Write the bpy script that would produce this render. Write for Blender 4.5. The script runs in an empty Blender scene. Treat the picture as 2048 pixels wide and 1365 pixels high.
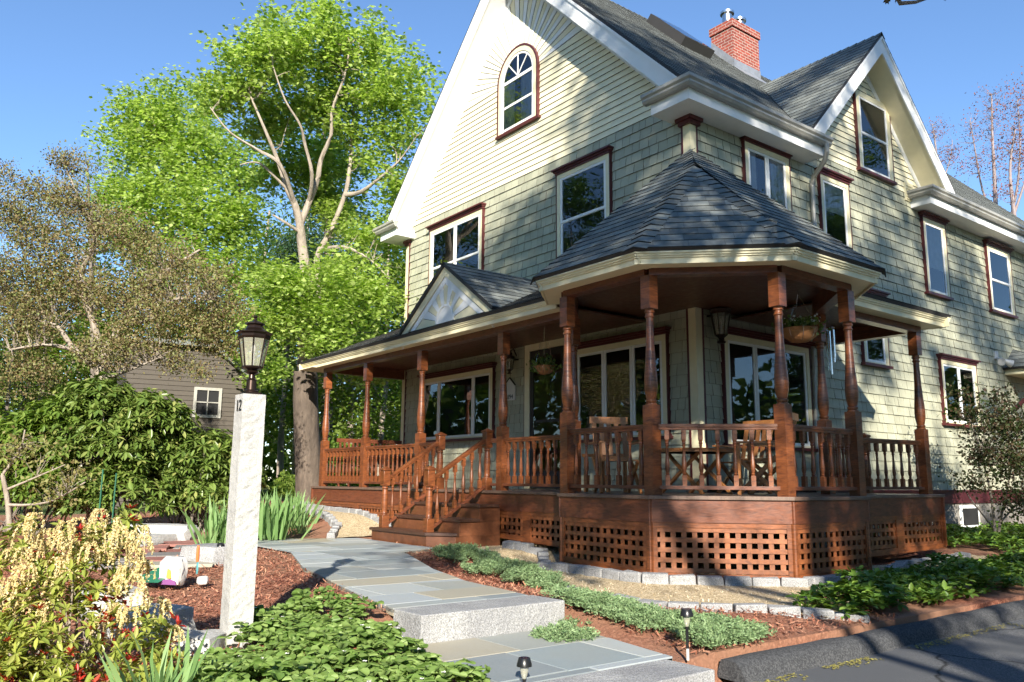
import bpy, bmesh, math, random
import numpy as np
from mathutils import Vector, Matrix
random.seed(7)
RNG = np.random.default_rng(11)
R = math.radians
sc = bpy.context.scene
COL = sc.collection

# ------------------------------------------------------------------ camera
CAM = np.array([7.67241953, -9.2268076, 0.0])
FW = np.array([-0.78341359, 0.59803382, 0.16917061])
RT = np.array([0.60789326, 0.79397514, 0.0083221])
UP = np.array([0.12934036, -0.10935732, 0.98555165])
FP = 1630.76
def at(px, py, dep):
    """photo pixel + distance along the view axis -> world point"""
    d = FW + RT*(px-1024)/FP - UP*(py-682.5)/FP
    return Vector(CAM + d*dep)
cam_d = bpy.data.cameras.new('camera'); cam = bpy.data.objects.new('camera', cam_d); COL.objects.link(cam)
cam_d.sensor_width = 36; cam_d.lens = 36*FP/2048; cam_d.clip_end = 600; cam_d.clip_start = .05
m = Matrix.Identity(4)
for i in range(3):
    m[i][0] = RT[i]; m[i][1] = UP[i]; m[i][2] = -FW[i]; m[i][3] = CAM[i]
cam.matrix_world = m
sc.camera = cam

# ------------------------------------------------------------------ materials
MATS = {}
def nm(name):
    m = bpy.data.materials.new(name); m.use_nodes = True; MATS[name] = m
    nt = m.node_tree; b = nt.nodes['Principled BSDF']
    return m, nt, b
def N(nt, t, **kw):
    n = nt.nodes.new(t)
    for k, v in kw.items():
        if k.startswith('i_'):
            n.inputs[k[2:].replace('_', ' ')].default_value = v
        else: setattr(n, k, v)
    return n
def ramp(nt, stops):
    n = nt.nodes.new('ShaderNodeValToRGB'); e = n.color_ramp.elements
    while len(e) < len(stops): e.new(.5)
    for k, (p, c) in enumerate(stops):
        e[k].position = p; e[k].color = (*c, 1)
    return n
def paint(name, col, rough=.55, var=.08, island=.0, scale=6, bump=.0, bscale=80, spec=.5, coat=0, metal=0):
    """painted or plain surface: colour broken by large noise, optional per-piece variation and bump"""
    m, nt, b = nm(name)
    tc = N(nt, 'ShaderNodeTexCoord')
    n1 = N(nt, 'ShaderNodeTexNoise', i_Scale=scale, i_Detail=5., i_Roughness=.6)
    nt.links.new(tc.outputs['Object'], n1.inputs['Vector'])
    c0 = [max(0, c*(1-var)) for c in col]; c1 = [min(1, c*(1+var)) for c in col]
    r = ramp(nt, [(.3, c0), (.7, c1)])
    nt.links.new(n1.outputs['Fac'], r.inputs['Fac'])
    out = r.outputs['Color']
    if island:
        g = N(nt, 'ShaderNodeNewGeometry'); hv = N(nt, 'ShaderNodeHueSaturation')
        mr = N(nt, 'ShaderNodeMapRange'); mr.inputs['To Min'].default_value = 1-island; mr.inputs['To Max'].default_value = 1+island
        nt.links.new(g.outputs['Random Per Island'], mr.inputs['Value'])
        nt.links.new(mr.outputs['Result'], hv.inputs['Value']); nt.links.new(out, hv.inputs['Color']); out = hv.outputs['Color']
    nt.links.new(out, b.inputs['Base Color'])
    b.inputs['Roughness'].default_value = rough; b.inputs['Specular IOR Level'].default_value = spec
    b.inputs['Metallic'].default_value = metal; b.inputs['Coat Weight'].default_value = coat
    if bump:
        n2 = N(nt, 'ShaderNodeTexNoise', i_Scale=bscale, i_Detail=6.)
        nt.links.new(tc.outputs['Object'], n2.inputs['Vector'])
        bp = N(nt, 'ShaderNodeBump', i_Strength=bump, i_Distance=.01)
        nt.links.new(n2.outputs['Fac'], bp.inputs['Height']); nt.links.new(bp.outputs['Normal'], b.inputs['Normal'])
    return m
def wood(name, c0, c1, rough=.38, sc_=(1, 1, 1), island=.22):
    m, nt, b = nm(name)
    tc = N(nt, 'ShaderNodeTexCoord'); mp = N(nt, 'ShaderNodeMapping'); mp.inputs['Scale'].default_value = sc_
    nt.links.new(tc.outputs['Object'], mp.inputs['Vector'])
    w = N(nt, 'ShaderNodeTexNoise', i_Scale=3.5, i_Detail=7., i_Roughness=.65, i_Distortion=1.6)
    nt.links.new(mp.outputs['Vector'], w.inputs['Vector'])
    r = ramp(nt, [(.28, c0), (.5, [(a+b_)/2 for a, b_ in zip(c0, c1)]), (.72, c1)])
    nt.links.new(w.outputs['Fac'], r.inputs['Fac'])
    g = N(nt, 'ShaderNodeNewGeometry'); hv = N(nt, 'ShaderNodeHueSaturation')
    mr = N(nt, 'ShaderNodeMapRange'); mr.inputs['To Min'].default_value = 1-island; mr.inputs['To Max'].default_value = 1+island
    nt.links.new(g.outputs['Random Per Island'], mr.inputs['Value'])
    nt.links.new(mr.outputs['Result'], hv.inputs['Value']); nt.links.new(r.outputs['Color'], hv.inputs['Color'])
    nt.links.new(hv.outputs['Color'], b.inputs['Base Color'])
    n2 = N(nt, 'ShaderNodeTexNoise', i_Scale=14., i_Detail=4.); nt.links.new(tc.outputs['Object'], n2.inputs['Vector'])
    mr2 = N(nt, 'ShaderNodeMapRange'); mr2.inputs['To Min'].default_value = rough-.12; mr2.inputs['To Max'].default_value = rough+.18
    nt.links.new(n2.outputs['Fac'], mr2.inputs['Value']); nt.links.new(mr2.outputs['Result'], b.inputs['Roughness'])
    b.inputs['Coat Weight'].default_value = .35; b.inputs['Coat Roughness'].default_value = .22
    bp = N(nt, 'ShaderNodeBump', i_Strength=.25, i_Distance=.004); nt.links.new(w.outputs['Fac'], bp.inputs['Height']); nt.links.new(bp.outputs['Normal'], b.inputs['Normal'])
    return m
def leafm(name, cols, trans=.45, rough=.5, patch=0):
    """foliage: per-leaf colour between given tones, part of the light passing through"""
    m, nt, b = nm(name)
    g = N(nt, 'ShaderNodeNewGeometry')
    r = ramp(nt, [(i/(max(1, len(cols)-1)), c) for i, c in enumerate(cols)])
    nt.links.new(g.outputs['Random Per Island'], r.inputs['Fac'])
    nt.links.new(r.outputs['Color'], b.inputs['Base Color'])
    b.inputs['Roughness'].default_value = rough; b.inputs['Specular IOR Level'].default_value = .35
    tr = N(nt, 'ShaderNodeBsdfTranslucent')
    hs = N(nt, 'ShaderNodeHueSaturation'); hs.inputs['Saturation'].default_value = 1.15; hs.inputs['Value'].default_value = 1.3
    nt.links.new(r.outputs['Color'], hs.inputs['Color']); nt.links.new(hs.outputs['Color'], tr.inputs['Color'])
    mx = N(nt, 'ShaderNodeMixShader'); mx.inputs[0].default_value = trans
    nt.links.new(b.outputs[0], mx.inputs[1]); nt.links.new(tr.outputs[0], mx.inputs[2])
    nt.links.new(mx.outputs[0], nt.nodes['Material Output'].inputs[0])
    return m
def bark(name, c0, c1, s=9):
    m, nt, b = nm(name)
    tc = N(nt, 'ShaderNodeTexCoord'); mp = N(nt, 'ShaderNodeMapping'); mp.inputs['Scale'].default_value = (1, 1, .25)
    nt.links.new(tc.outputs['Object'], mp.inputs['Vector'])
    n1 = N(nt, 'ShaderNodeTexNoise', i_Scale=float(s), i_Detail=8., i_Roughness=.7); nt.links.new(mp.outputs['Vector'], n1.inputs['Vector'])
    r = ramp(nt, [(.3, c0), (.68, c1)]); nt.links.new(n1.outputs['Fac'], r.inputs['Fac']); nt.links.new(r.outputs['Color'], b.inputs['Base Color'])
    b.inputs['Roughness'].default_value = .9
    bp = N(nt, 'ShaderNodeBump', i_Strength=.8, i_Distance=.04); nt.links.new(n1.outputs['Fac'], bp.inputs['Height']); nt.links.new(bp.outputs['Normal'], b.inputs['Normal'])
    return m
def stone(name, stops, rough=.75, s1=2.5, s2=160, bump=.5, dist=.01, speck=.35):
    """granite / slate: large tone patches with fine mineral speckle"""
    m, nt, b = nm(name)
    tc = N(nt, 'ShaderNodeTexCoord')
    n1 = N(nt, 'ShaderNodeTexNoise', i_Scale=float(s1), i_Detail=5.); nt.links.new(tc.outputs['Object'], n1.inputs['Vector'])
    r = ramp(nt, stops); nt.links.new(n1.outputs['Fac'], r.inputs['Fac'])
    n2 = N(nt, 'ShaderNodeTexNoise', i_Scale=float(s2), i_Detail=3., i_Roughness=.8); nt.links.new(tc.outputs['Object'], n2.inputs['Vector'])
    r2 = ramp(nt, [(.38, (1-speck,)*3), (.62, (1+speck*.4,)*3)]); nt.links.new(n2.outputs['Fac'], r2.inputs['Fac'])
    mx = N(nt, 'ShaderNodeMix', data_type='RGBA', blend_type='MULTIPLY'); mx.inputs[0].default_value = 1
    nt.links.new(r.outputs['Color'], mx.inputs[6]); nt.links.new(r2.outputs['Color'], mx.inputs[7])
    g = N(nt, 'ShaderNodeNewGeometry'); hv = N(nt, 'ShaderNodeHueSaturation'); mr = N(nt, 'ShaderNodeMapRange')
    mr.inputs['To Min'].default_value = .86; mr.inputs['To Max'].default_value = 1.12
    nt.links.new(g.outputs['Random Per Island'], mr.inputs['Value']); nt.links.new(mr.outputs['Result'], hv.inputs['Value'])
    nt.links.new(mx.outputs[2], hv.inputs['Color']); nt.links.new(hv.outputs['Color'], b.inputs['Base Color'])
    b.inputs['Roughness'].default_value = rough
    n3 = N(nt, 'ShaderNodeTexNoise', i_Scale=float(s2*.25), i_Detail=6.); nt.links.new(tc.outputs['Object'], n3.inputs['Vector'])
    bp = N(nt, 'ShaderNodeBump', i_Strength=bump, i_Distance=dist); nt.links.new(n3.outputs['Fac'], bp.inputs['Height']); nt.links.new(bp.outputs['Normal'], b.inputs['Normal'])
    return m

cream = paint('cream_paint', (.74, .67, .45), .5, .05, bump=.06, bscale=60)
siding_cream = paint('cream_siding_paint', (.79, .725, .51), .5, .05, island=.03, bump=.1, bscale=50)
white = paint('white_paint', (.78, .78, .77), .4, .03)
sage = paint('sage_shingle_paint', (.37, .37, .275), .6, .14, island=.10, scale=1.6, bump=.25, bscale=45)
butt_wall = paint('butt_shadow_line', (.11, .10, .08), .9, .2)  # dark butt faces paint the shadow line and dirt under each course
butt_roof = paint('cut_asphalt_edge', (.022, .022, .022), .95, .2)  # black cut edge, also painting in the shadow gap under each tab
backing = paint('shingle_backing', (.05, .05, .04), .9)
maroon = paint('maroon_paint', (.085, .016, .017), .4, .12)
maroon_d = paint('maroon_water_table', (.07, .015, .02), .5, .12)
gutterm = paint('aluminium_gutter', (.33, .32, .285), .32, .12)
asphalt_roof = paint('asphalt_roof_shingle', (.155, .168, .16), .9, .22, island=.26, scale=9, bump=.5, bscale=220, spec=.25)
black_edge = paint('dark_drip_edge', (.03, .028, .027), .6)
deckw = wood('red_mahogany_stain', (.055, .016, .008), (.27, .085, .027), .33, (1.2, 1.2, 7))
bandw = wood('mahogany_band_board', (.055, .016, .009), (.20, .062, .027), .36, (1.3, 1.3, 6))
latw = wood('lattice_stain', (.11, .032, .012), (.34, .115, .04), .42, (2, 2, 2), .25)
stairw = wood('dark_walnut_tread', (.035, .016, .010), (.085, .036, .020), .5, (2, 2, 2))
ceilw = wood('porch_ceiling_wood', (.06, .018, .007), (.13, .042, .014), .5, (1, 9, 1))  # tone lowered to stand in for deep shade under the porch roofs
deckfl = wood('grey_brown_deck_floor', (.10, .06, .045), (.19, .12, .085), .5, (8, 1, 1))
furnw = wood('patio_teak', (.22, .08, .025), (.42, .18, .06), .4, (3, 3, 3))
granite = stone('pale_granite', [(.3, (.26, .26, .27)), (.7, (.39, .39, .39))], .8, 3, 110, .8, .012, .55)
granite_post = stone('white_granite_post', [(.3, (.36, .355, .345)), (.7, (.48, .475, .46))], .85, 5, 120, .6, .012, .3)
bluestone = stone('bluestone', [(.3, (.24, .28, .29)), (.5, (.31, .34, .34)), (.7, (.38, .34, .26))], .62, .9, 60, .3, .004, .12)
def slab_colours(m, cols):
    nt = m.node_tree; g = N(nt, 'ShaderNodeNewGeometry'); r = ramp(nt, [(i/len(cols), c) for i, c in enumerate(cols)]); r.color_ramp.interpolation = 'CONSTANT'
    nt.links.new(g.outputs['Random Per Island'], r.inputs['Fac']); mx = N(nt, 'ShaderNodeMix', data_type='RGBA'); mx.inputs[0].default_value = .62
    b = nt.nodes['Principled BSDF']; src = b.inputs['Base Color'].links[0].from_socket; nt.links.new(src, mx.inputs[6]); nt.links.new(r.outputs['Color'], mx.inputs[7]); nt.links.new(mx.outputs[2], b.inputs['Base Color'])
slab_colours(bluestone, [(.16, .19, .21), (.27, .30, .31), (.34, .29, .20), (.20, .24, .26), (.36, .38, .38), (.25, .25, .22), (.14, .16, .18), (.30, .33, .36)])
redslate = stone('red_slate', [(.3, (.24, .09, .075)), (.7, (.34, .15, .12))], .7, 2, 60, .4, .006, .15)
greyslate = stone('grey_slate', [(.3, (.16, .15, .15)), (.7, (.27, .24, .22))], .7, 2, 60, .4, .006, .15)
fieldstone = stone('foundation_stone', [(.3, (.12, .11, .10)), (.7, (.3, .28, .25))], .85, 4, 60, .8, .03, .3)
leadm = paint('lead_flashing', (.30, .31, .33), .45, .2, metal=.5)
blackm = paint('black_plastic', (.012, .012, .013), .3)
bronze = paint('bronze_lantern_metal', (.045, .028, .022), .32, .3, metal=.75)
steel = paint('brushed_steel', (.6, .6, .6), .25, .1, metal=1.)
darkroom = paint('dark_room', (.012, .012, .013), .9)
curtainm = paint('white_curtain', (.55, .55, .55), .8, .1)
cocom = paint('coco_liner', (.36, .16, .06), .9, .35, bump=1, bscale=60)
trunk_dark = bark('dark_maple_bark', (.05, .038, .03), (.15, .115, .09))
trunk_pale = bark('pale_grey_bark', (.20, .165, .13), (.40, .34, .28))
trunk_bud = bark('pinkish_twig_bark', (.20, .15, .15), (.34, .28, .28))
trunk_mid = bark('grey_bark', (.11, .09, .075), (.25, .21, .175))
whitep = paint('white_plastic', (.58, .57, .55), .4)
greenp = paint('green_plastic_sheet', (.02, .13, .07), .4)
purplep = paint('purple_print', (.22, .08, .23), .4)
orangep = paint('orange_handle', (.75, .16, .05), .35)
tealp = paint('teal_blade', (.10, .38, .42), .35)
yellowp = paint('yellow_print', (.8, .55, .08), .4)

def glass_mat():
    m, nt, b = nm('window_glass')
    nt.nodes.remove(b)
    gl = N(nt, 'ShaderNodeBsdfGlossy', i_Roughness=.015); gl.inputs['Color'].default_value = (.95, .97, 1, 1)
    tr = N(nt, 'ShaderNodeBsdfTransparent'); tr.inputs['Color'].default_value = (.82, .84, .86, 1)
    fr = N(nt, 'ShaderNodeFresnel', i_IOR=1.95); mx = N(nt, 'ShaderNodeMixShader')
    tc = N(nt, 'ShaderNodeTexCoord'); no = N(nt, 'ShaderNodeTexNoise', i_Scale=1.6, i_Detail=1.); bp = N(nt, 'ShaderNodeBump', i_Strength=.12, i_Distance=.02)
    nt.links.new(tc.outputs['Object'], no.inputs['Vector']); nt.links.new(no.outputs['Fac'], bp.inputs['Height']); nt.links.new(bp.outputs['Normal'], gl.inputs['Normal'])
    nt.links.new(fr.outputs[0], mx.inputs[0]); nt.links.new(tr.outputs[0], mx.inputs[1]); nt.links.new(gl.outputs[0], mx.inputs[2])
    nt.links.new(mx.outputs[0], nt.nodes['Material Output'].inputs[0])
    return m
glass = glass_mat()
def lampglass():
    m, nt, b = nm('seeded_lantern_glass')
    b.inputs['Base Color'].default_value = (.42, .41, .33, 1); b.inputs['Roughness'].default_value = .2
    tr = N(nt, 'ShaderNodeBsdfTransparent'); mx = N(nt, 'ShaderNodeMixShader'); mx.inputs[0].default_value = .42
    nt.links.new(tr.outputs[0], mx.inputs[1]); nt.links.new(b.outputs[0], mx.inputs[2]); nt.links.new(mx.outputs[0], nt.nodes['Material Output'].inputs[0])
    return m
lglass = lampglass()
def brick_mat():
    m, nt, b = nm('red_brick')
    tc = N(nt, 'ShaderNodeTexCoord'); br = N(nt, 'ShaderNodeTexBrick')
    nt.links.new(tc.outputs['UV'], br.inputs['Vector'])
    br.inputs['Scale'].default_value = 1; br.inputs['Brick Width'].default_value = .2; br.inputs['Row Height'].default_value = .075; br.inputs['Mortar Size'].default_value = .008
    br.inputs['Color1'].default_value = (.28, .055, .035, 1); br.inputs['Color2'].default_value = (.17, .036, .026, 1); br.inputs['Mortar'].default_value = (.34, .26, .22, 1)
    nt.links.new(br.outputs['Color'], b.inputs['Base Color']); b.inputs['Roughness'].default_value = .85
    bp = N(nt, 'ShaderNodeBump', i_Strength=.5, i_Distance=.006, invert=True); nt.links.new(br.outputs['Fac'], bp.inputs['Height']); nt.links.new(bp.outputs['Normal'], b.inputs['Normal'])
    return m
brick = brick_mat()
def ground_mat(name, stops, scale, rough=.95, bump=.8, dist=.03, s2=None, mix2=None):
    m, nt, b = nm(name)
    tc = N(nt, 'ShaderNodeTexCoord')
    n1 = N(nt, 'ShaderNodeTexVoronoi', i_Scale=float(scale)); n1.feature = 'F1'
    no = N(nt, 'ShaderNodeTexNoise', i_Scale=float(scale*.6), i_Detail=8., i_Roughness=.8)
    nt.links.new(tc.outputs['Object'], n1.inputs['Vector']); nt.links.new(tc.outputs['Object'], no.inputs['Vector'])
    hs = N(nt, 'ShaderNodeSeparateColor'); nt.links.new(n1.outputs['Color'], hs.inputs[0])
    ad = N(nt, 'ShaderNodeMath', operation='MULTIPLY_ADD'); ad.inputs[1].default_value = .5; nt.links.new(hs.outputs[0], ad.inputs[0])
    m3 = N(nt, 'ShaderNodeMath', operation='MULTIPLY'); m3.inputs[1].default_value = .5; nt.links.new(no.outputs['Fac'], m3.inputs[0]); nt.links.new(m3.outputs[0], ad.inputs[2])
    r = ramp(nt, stops); nt.links.new(ad.outputs[0], r.inputs['Fac']); out = r.outputs['Color']
    if mix2:
        nb = N(nt, 'ShaderNodeTexNoise', i_Scale=float(s2), i_Detail=4.); nt.links.new(tc.outputs['Object'], nb.inputs['Vector'])
        rr = ramp(nt, [(.42, (0, 0, 0)), (.6, (1, 1, 1))]); nt.links.new(nb.outputs['Fac'], rr.inputs['Fac'])
        mx = N(nt, 'ShaderNodeMix', data_type='RGBA'); nt.links.new(rr.outputs['Color'], mx.inputs[0]); nt.links.new(out, mx.inputs[6]); mx.inputs[7].default_value = (*mix2, 1); out = mx.outputs[2]
    nt.links.new(out, b.inputs['Base Color']); b.inputs['Roughness'].default_value = rough; b.inputs['Specular IOR Level'].default_value = .2
    bp = N(nt, 'ShaderNodeBump', i_Strength=bump, i_Distance=dist); nt.links.new(ad.outputs[0], bp.inputs['Height']); nt.links.new(bp.outputs['Normal'], b.inputs['Normal'])
    return m
mulch_m = ground_mat('bark_mulch', [(.2, (.10, .034, .022)), (.5, (.25, .09, .055)), (.8, (.42, .20, .13))], 55, mix2=(.28, .15, .095), s2=.55)
gravel_m = ground_mat('tan_pea_gravel', [(.2, (.20, .14, .08)), (.5, (.48, .37, .22)), (.8, (.72, .60, .42))], 75, dist=.02)
earth_m = ground_mat('woodland_floor', [(.2, (.04, .05, .02)), (.5, (.10, .12, .04)), (.8, (.19, .18, .09))], 6, mix2=(.07, .12, .03), s2=.3)
asph_m = ground_mat('worn_asphalt', [(.2, (.055, .057, .062)), (.5, (.10, .103, .11)), (.8, (.18, .18, .18))], 130, bump=.35, dist=.006, mix2=(.085, .088, .095), s2=.8)
def cracks(m):
    nt = m.node_tree; b = nt.nodes['Principled BSDF']; tc = N(nt, 'ShaderNodeTexCoord'); no = N(nt, 'ShaderNodeTexNoise', i_Scale=3., i_Detail=4.); mx = N(nt, 'ShaderNodeMix', data_type='RGBA', blend_type='LINEAR_LIGHT'); mx.inputs[0].default_value = .12
    nt.links.new(tc.outputs['Object'], no.inputs['Vector']); nt.links.new(tc.outputs['Object'], mx.inputs[6]); nt.links.new(no.outputs['Color'], mx.inputs[7])
    v = N(nt, 'ShaderNodeTexVoronoi', i_Scale=.42); v.feature = 'DISTANCE_TO_EDGE'; nt.links.new(mx.outputs[2], v.inputs['Vector'])
    r = ramp(nt, [(.002, (.18, .18, .18)), (.006, (1, 1, 1))]); nt.links.new(v.outputs['Distance'], r.inputs['Fac'])
    q = N(nt, 'ShaderNodeMix', data_type='RGBA', blend_type='MULTIPLY'); q.inputs[0].default_value = 1; src = b.inputs['Base Color'].links[0].from_socket
    nt.links.new(src, q.inputs[6]); nt.links.new(r.outputs['Color'], q.inputs[7]); nt.links.new(q.outputs[2], b.inputs['Base Color'])
cracks(asph_m)
curb_m = ground_mat('asphalt_curb', [(.2, (.028, .029, .032)), (.5, (.052, .054, .058)), (.8, (.09, .09, .094))], 110, bump=.4, dist=.008)
pollen_m = ground_mat('fallen_maple_blossom', [(.2, (.14, .12, .03)), (.5, (.26, .23, .06)), (.8, (.38, .34, .11))], 120, bump=.5, dist=.01)
mortar_m = paint('sand_joint', (.30, .26, .19), .95, .2, bump=.3)

# ------------------------------------------------------------------ mesh builder
class M:
    def __init__(s, T=None): s.v = []; s.f = []; s.uv = {}; s.m2 = set(); s.mat2 = None; s.T = T or (lambda p: p)
    def add(s, pts, faces, uvs=None):
        o = len(s.v); s.v += [tuple(s.T(tuple(p))) for p in pts]
        for f in faces: s.f.append(tuple(o+i for i in f))
        if uvs:
            for f, u in zip(range(len(s.f)-len(faces), len(s.f)), uvs): s.uv[f] = u
        return s
    def box(s, x0, x1, y0, y1, z0, z1):
        p = [(x, y, z) for x in (x0, x1) for y in (y0, y1) for z in (z0, z1)]
        return s.add(p, [(0, 1, 3, 2), (4, 6, 7, 5), (0, 4, 5, 1), (2, 3, 7, 6), (0, 2, 6, 4), (1, 5, 7, 3)])
    def beam(s, a, b, w, h, up=(0, 0, 1)):
        a, b = Vector(a), Vector(b); d = (b-a).normalized(); u = Vector(up); r = d.cross(u)
        if r.length < 1e-5: r = Vector((1, 0, 0))
        r.normalize(); u = r.cross(d).normalized()
        p = [c+r*i*w/2+u*j*h/2 for c in (a, b) for i, j in ((-1, -1), (1, -1), (1, 1), (-1, 1))]
        return s.add(p, [(0, 1, 2, 3), (7, 6, 5, 4), (0, 4, 5, 1), (1, 5, 6, 2), (2, 6, 7, 3), (3, 7, 4, 0)])
    def prism(s, poly, d):
        d = Vector(d); n = len(poly); a = [Vector(p) for p in poly]
        return s.add(a+[p+d for p in a], [tuple(range(n)), tuple(range(2*n-1, n-1, -1))]+[(i, (i+1) % n, n+(i+1) % n, n+i) for i in range(n)])
    def tube(s, path, rad, n=6, cap=True):
        path = [Vector(p) for p in path]
        if not hasattr(rad, '__len__'): rad = [rad]*len(path)
        rings = []; ref = Vector((.31, .17, .93)).normalized()
        for i, p in enumerate(path):
            d = (path[min(i+1, len(path)-1)]-path[max(i-1, 0)])
            if d.length < 1e-6: d = Vector((0, 0, 1))
            d.normalize(); x = d.cross(ref)
            if x.length < .1: x = d.cross(Vector((1, 0, 0)))
            x.normalize(); y = d.cross(x)
            rings.append([p+(x*math.cos(2*math.pi*k/n)+y*math.sin(2*math.pi*k/n))*rad[i] for k in range(n)])
        P = [q for r in rings for q in r]; F = []
        for i in range(len(path)-1):
            for k in range(n):
                F.append((i*n+k, i*n+(k+1) % n, (i+1)*n+(k+1) % n, (i+1)*n+k))
        if cap: F += [tuple(range(n)), tuple(range(len(P)-1, len(P)-n-1, -1))]
        return s.add(P, F)
    def lathe(s, prof, c=(0, 0, 0), n=16, rot=0, sq=False):
        P = []; F = []
        for r, z in prof:
            for k in range(n):
                a = 2*math.pi*(k+.5*(n <= 8))/n+rot; P.append((c[0]+r*math.cos(a), c[1]+r*math.sin(a), c[2]+z))
        for i in range(len(prof)-1):
            for k in range(n): F.append((i*n+k, i*n+(k+1) % n, (i+1)*n+(k+1) % n, (i+1)*n+k))
        F += [tuple(range(n-1, -1, -1)), tuple(range(len(P)-n, len(P)))]
        return s.add(P, F)
    def build(s, name, mat, parent=None, smooth=None, bevel=0, recalc=True, world=True):
        me = bpy.data.meshes.new(name)
        off = Vector((0, 0, 0))
        if parent is not None and world:
            q = parent
            while q is not None: off += q.location; q = q.parent
        me.from_pydata([(p[0]-off[0], p[1]-off[1], p[2]-off[2]) for p in s.v], [], s.f)
        me.materials.append(mat)
        if s.mat2 and s.m2:
            me.materials.append(s.mat2)
            for k in s.m2: me.polygons[k].material_index = 1
        if s.uv:
            uvl = me.uv_layers.new(name='UVMap')
            for pi, uvs in s.uv.items():
                for li, u in zip(me.polygons[pi].loop_indices, uvs): uvl.data[li].uv = u
        if recalc:
            bm = bmesh.new(); bm.from_mesh(me); bmesh.ops.recalc_face_normals(bm, faces=bm.faces); bm.to_mesh(me); bm.free()
        if smooth is not None:
            for p in me.polygons: p.use_smooth = True
            me.set_sharp_from_angle(angle=R(smooth))
        o = bpy.data.objects.new(name, me); COL.objects.link(o)
        if parent is not None: o.parent = parent
        if bevel:
            bv = o.modifiers.new('bevel', 'BEVEL'); bv.width = bevel; bv.segments = 2; bv.limit_method = 'ANGLE'
        return o
def tag(o, label, cat, group=None):
    o['label'] = label; o['category'] = cat
    if group: o['group'] = group
    return o
def thing(name, label, cat, loc=(0, 0, 0), rz=0, group=None):
    o = bpy.data.objects.new(name, None); COL.objects.link(o); o.location = loc; o.rotation_euler[2] = rz; o.empty_display_size = .2
    return tag(o, label, cat, group)
def kind(o, k): o['kind'] = k; return o
def copy_tree(o, parent=None):
    c = o.copy(); COL.objects.link(c); c.parent = parent
    for ch in list(o.children): copy_tree(ch, c)
    return c
FF = lambda p: (p[0], -p[2], p[1])      # front facade: (u right, v up, w out) -> world
SF = lambda p: (p[2], p[0], p[1])       # side facade

# leaf / blade scatter -> one mesh from numpy
def scatter(name, mat, parent, P, D, size, tmpl, faces, world=True, twist=True):
    """P points (n,3); D leaf axis directions (n,3); size (n,); tmpl (k,3) leaf outline with y = along the leaf, z = normal"""
    P = np.asarray(P, float); n = len(P); D = np.asarray(D, float); D = D/np.maximum(1e-6, np.linalg.norm(D, axis=1, keepdims=True))
    ref = RNG.normal(size=(n, 3)) if twist is True else np.tile(np.array(twist, float), (n, 1))+RNG.normal(size=(n, 3))*.25
    X = np.cross(D, ref); X /= np.maximum(1e-6, np.linalg.norm(X, axis=1, keepdims=True)); Z = np.cross(X, D)
    t = np.asarray(tmpl, float); k = len(t)
    V = P[:, None, :]+size[:, None, None]*(t[None, :, 0:1]*X[:, None, :]+t[None, :, 1:2]*D[:, None, :]+t[None, :, 2:3]*Z[:, None, :])
    V = V.reshape(-1, 3)
    if parent is not None and world:
        off = Vector((0, 0, 0)); q = parent
        while q is not None: off += q.location; q = q.parent
        V = V-np.array(off)
    me = bpy.data.meshes.new(name); me.vertices.add(len(V)); me.vertices.foreach_set('co', V.ravel())
    lens = [len(f) for f in faces]; L = sum(lens); base = np.concatenate([np.array(f) for f in faces])
    idx = (np.arange(n)[:, None]*k+base[None, :]).ravel()
    me.loops.add(n*L); me.loops.foreach_set('vertex_index', idx.astype(np.int32))
    st = np.concatenate([[0], np.cumsum(lens)[:-1]]); starts = (np.arange(n)[:, None]*L+st[None, :]).ravel()
    me.polygons.add(n*len(faces)); me.polygons.foreach_set('loop_start', starts.astype(np.int32))
    me.polygons.foreach_set('loop_total', np.tile(lens, n).astype(np.int32))
    me.materials.append(mat); me.update(calc_edges=True); me.validate()
    o = bpy.data.objects.new(name, me); COL.objects.link(o)
    if parent is not None: o.parent = parent
    return o
T_DIAM = [(0, 0, 0), (.34, .5, .1), (0, 1, 0), (-.34, .5, .1)]; F_DIAM = [(0, 1, 2), (0, 2, 3)]
T_MAPLE = [(0, 0, 0), (.30, .12, .05), (.62, .34, .02), (.36, .50, .06), (.42, .80, 0), (.14, .72, .05), (0, 1.08, -.04), (-.14, .72, .05), (-.42, .80, 0), (-.36, .50, .06), (-.62, .34, .02), (-.30, .12, .05)]
F_MAPLE = [(0, 1, 2, 3, 4, 5, 6), (0, 6, 7, 8, 9, 10, 11)]
T_LANCE = [(0, 0, 0), (.15, .35, .05), (.13, .7, .02), (0, 1, -.12), (-.13, .7, .02), (-.15, .35, .05)]; F_LANCE = [(0, 1, 2, 3), (0, 3, 4, 5)]
def oval():
    pts = [(0, 0, 0)]; fs = []
    for sx in (1, -1):
        o = len(pts); pts += [(sx*.26, .14, .10), (sx*.44, .42, .14), (sx*.40, .74, .10), (sx*.17, .97, .02)]
        fs.append((0, o, o+1, o+2, o+3, 9))
    pts.append((0, .95, -.03)); return pts, fs
T_OVAL, F_OVAL = oval()

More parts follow.
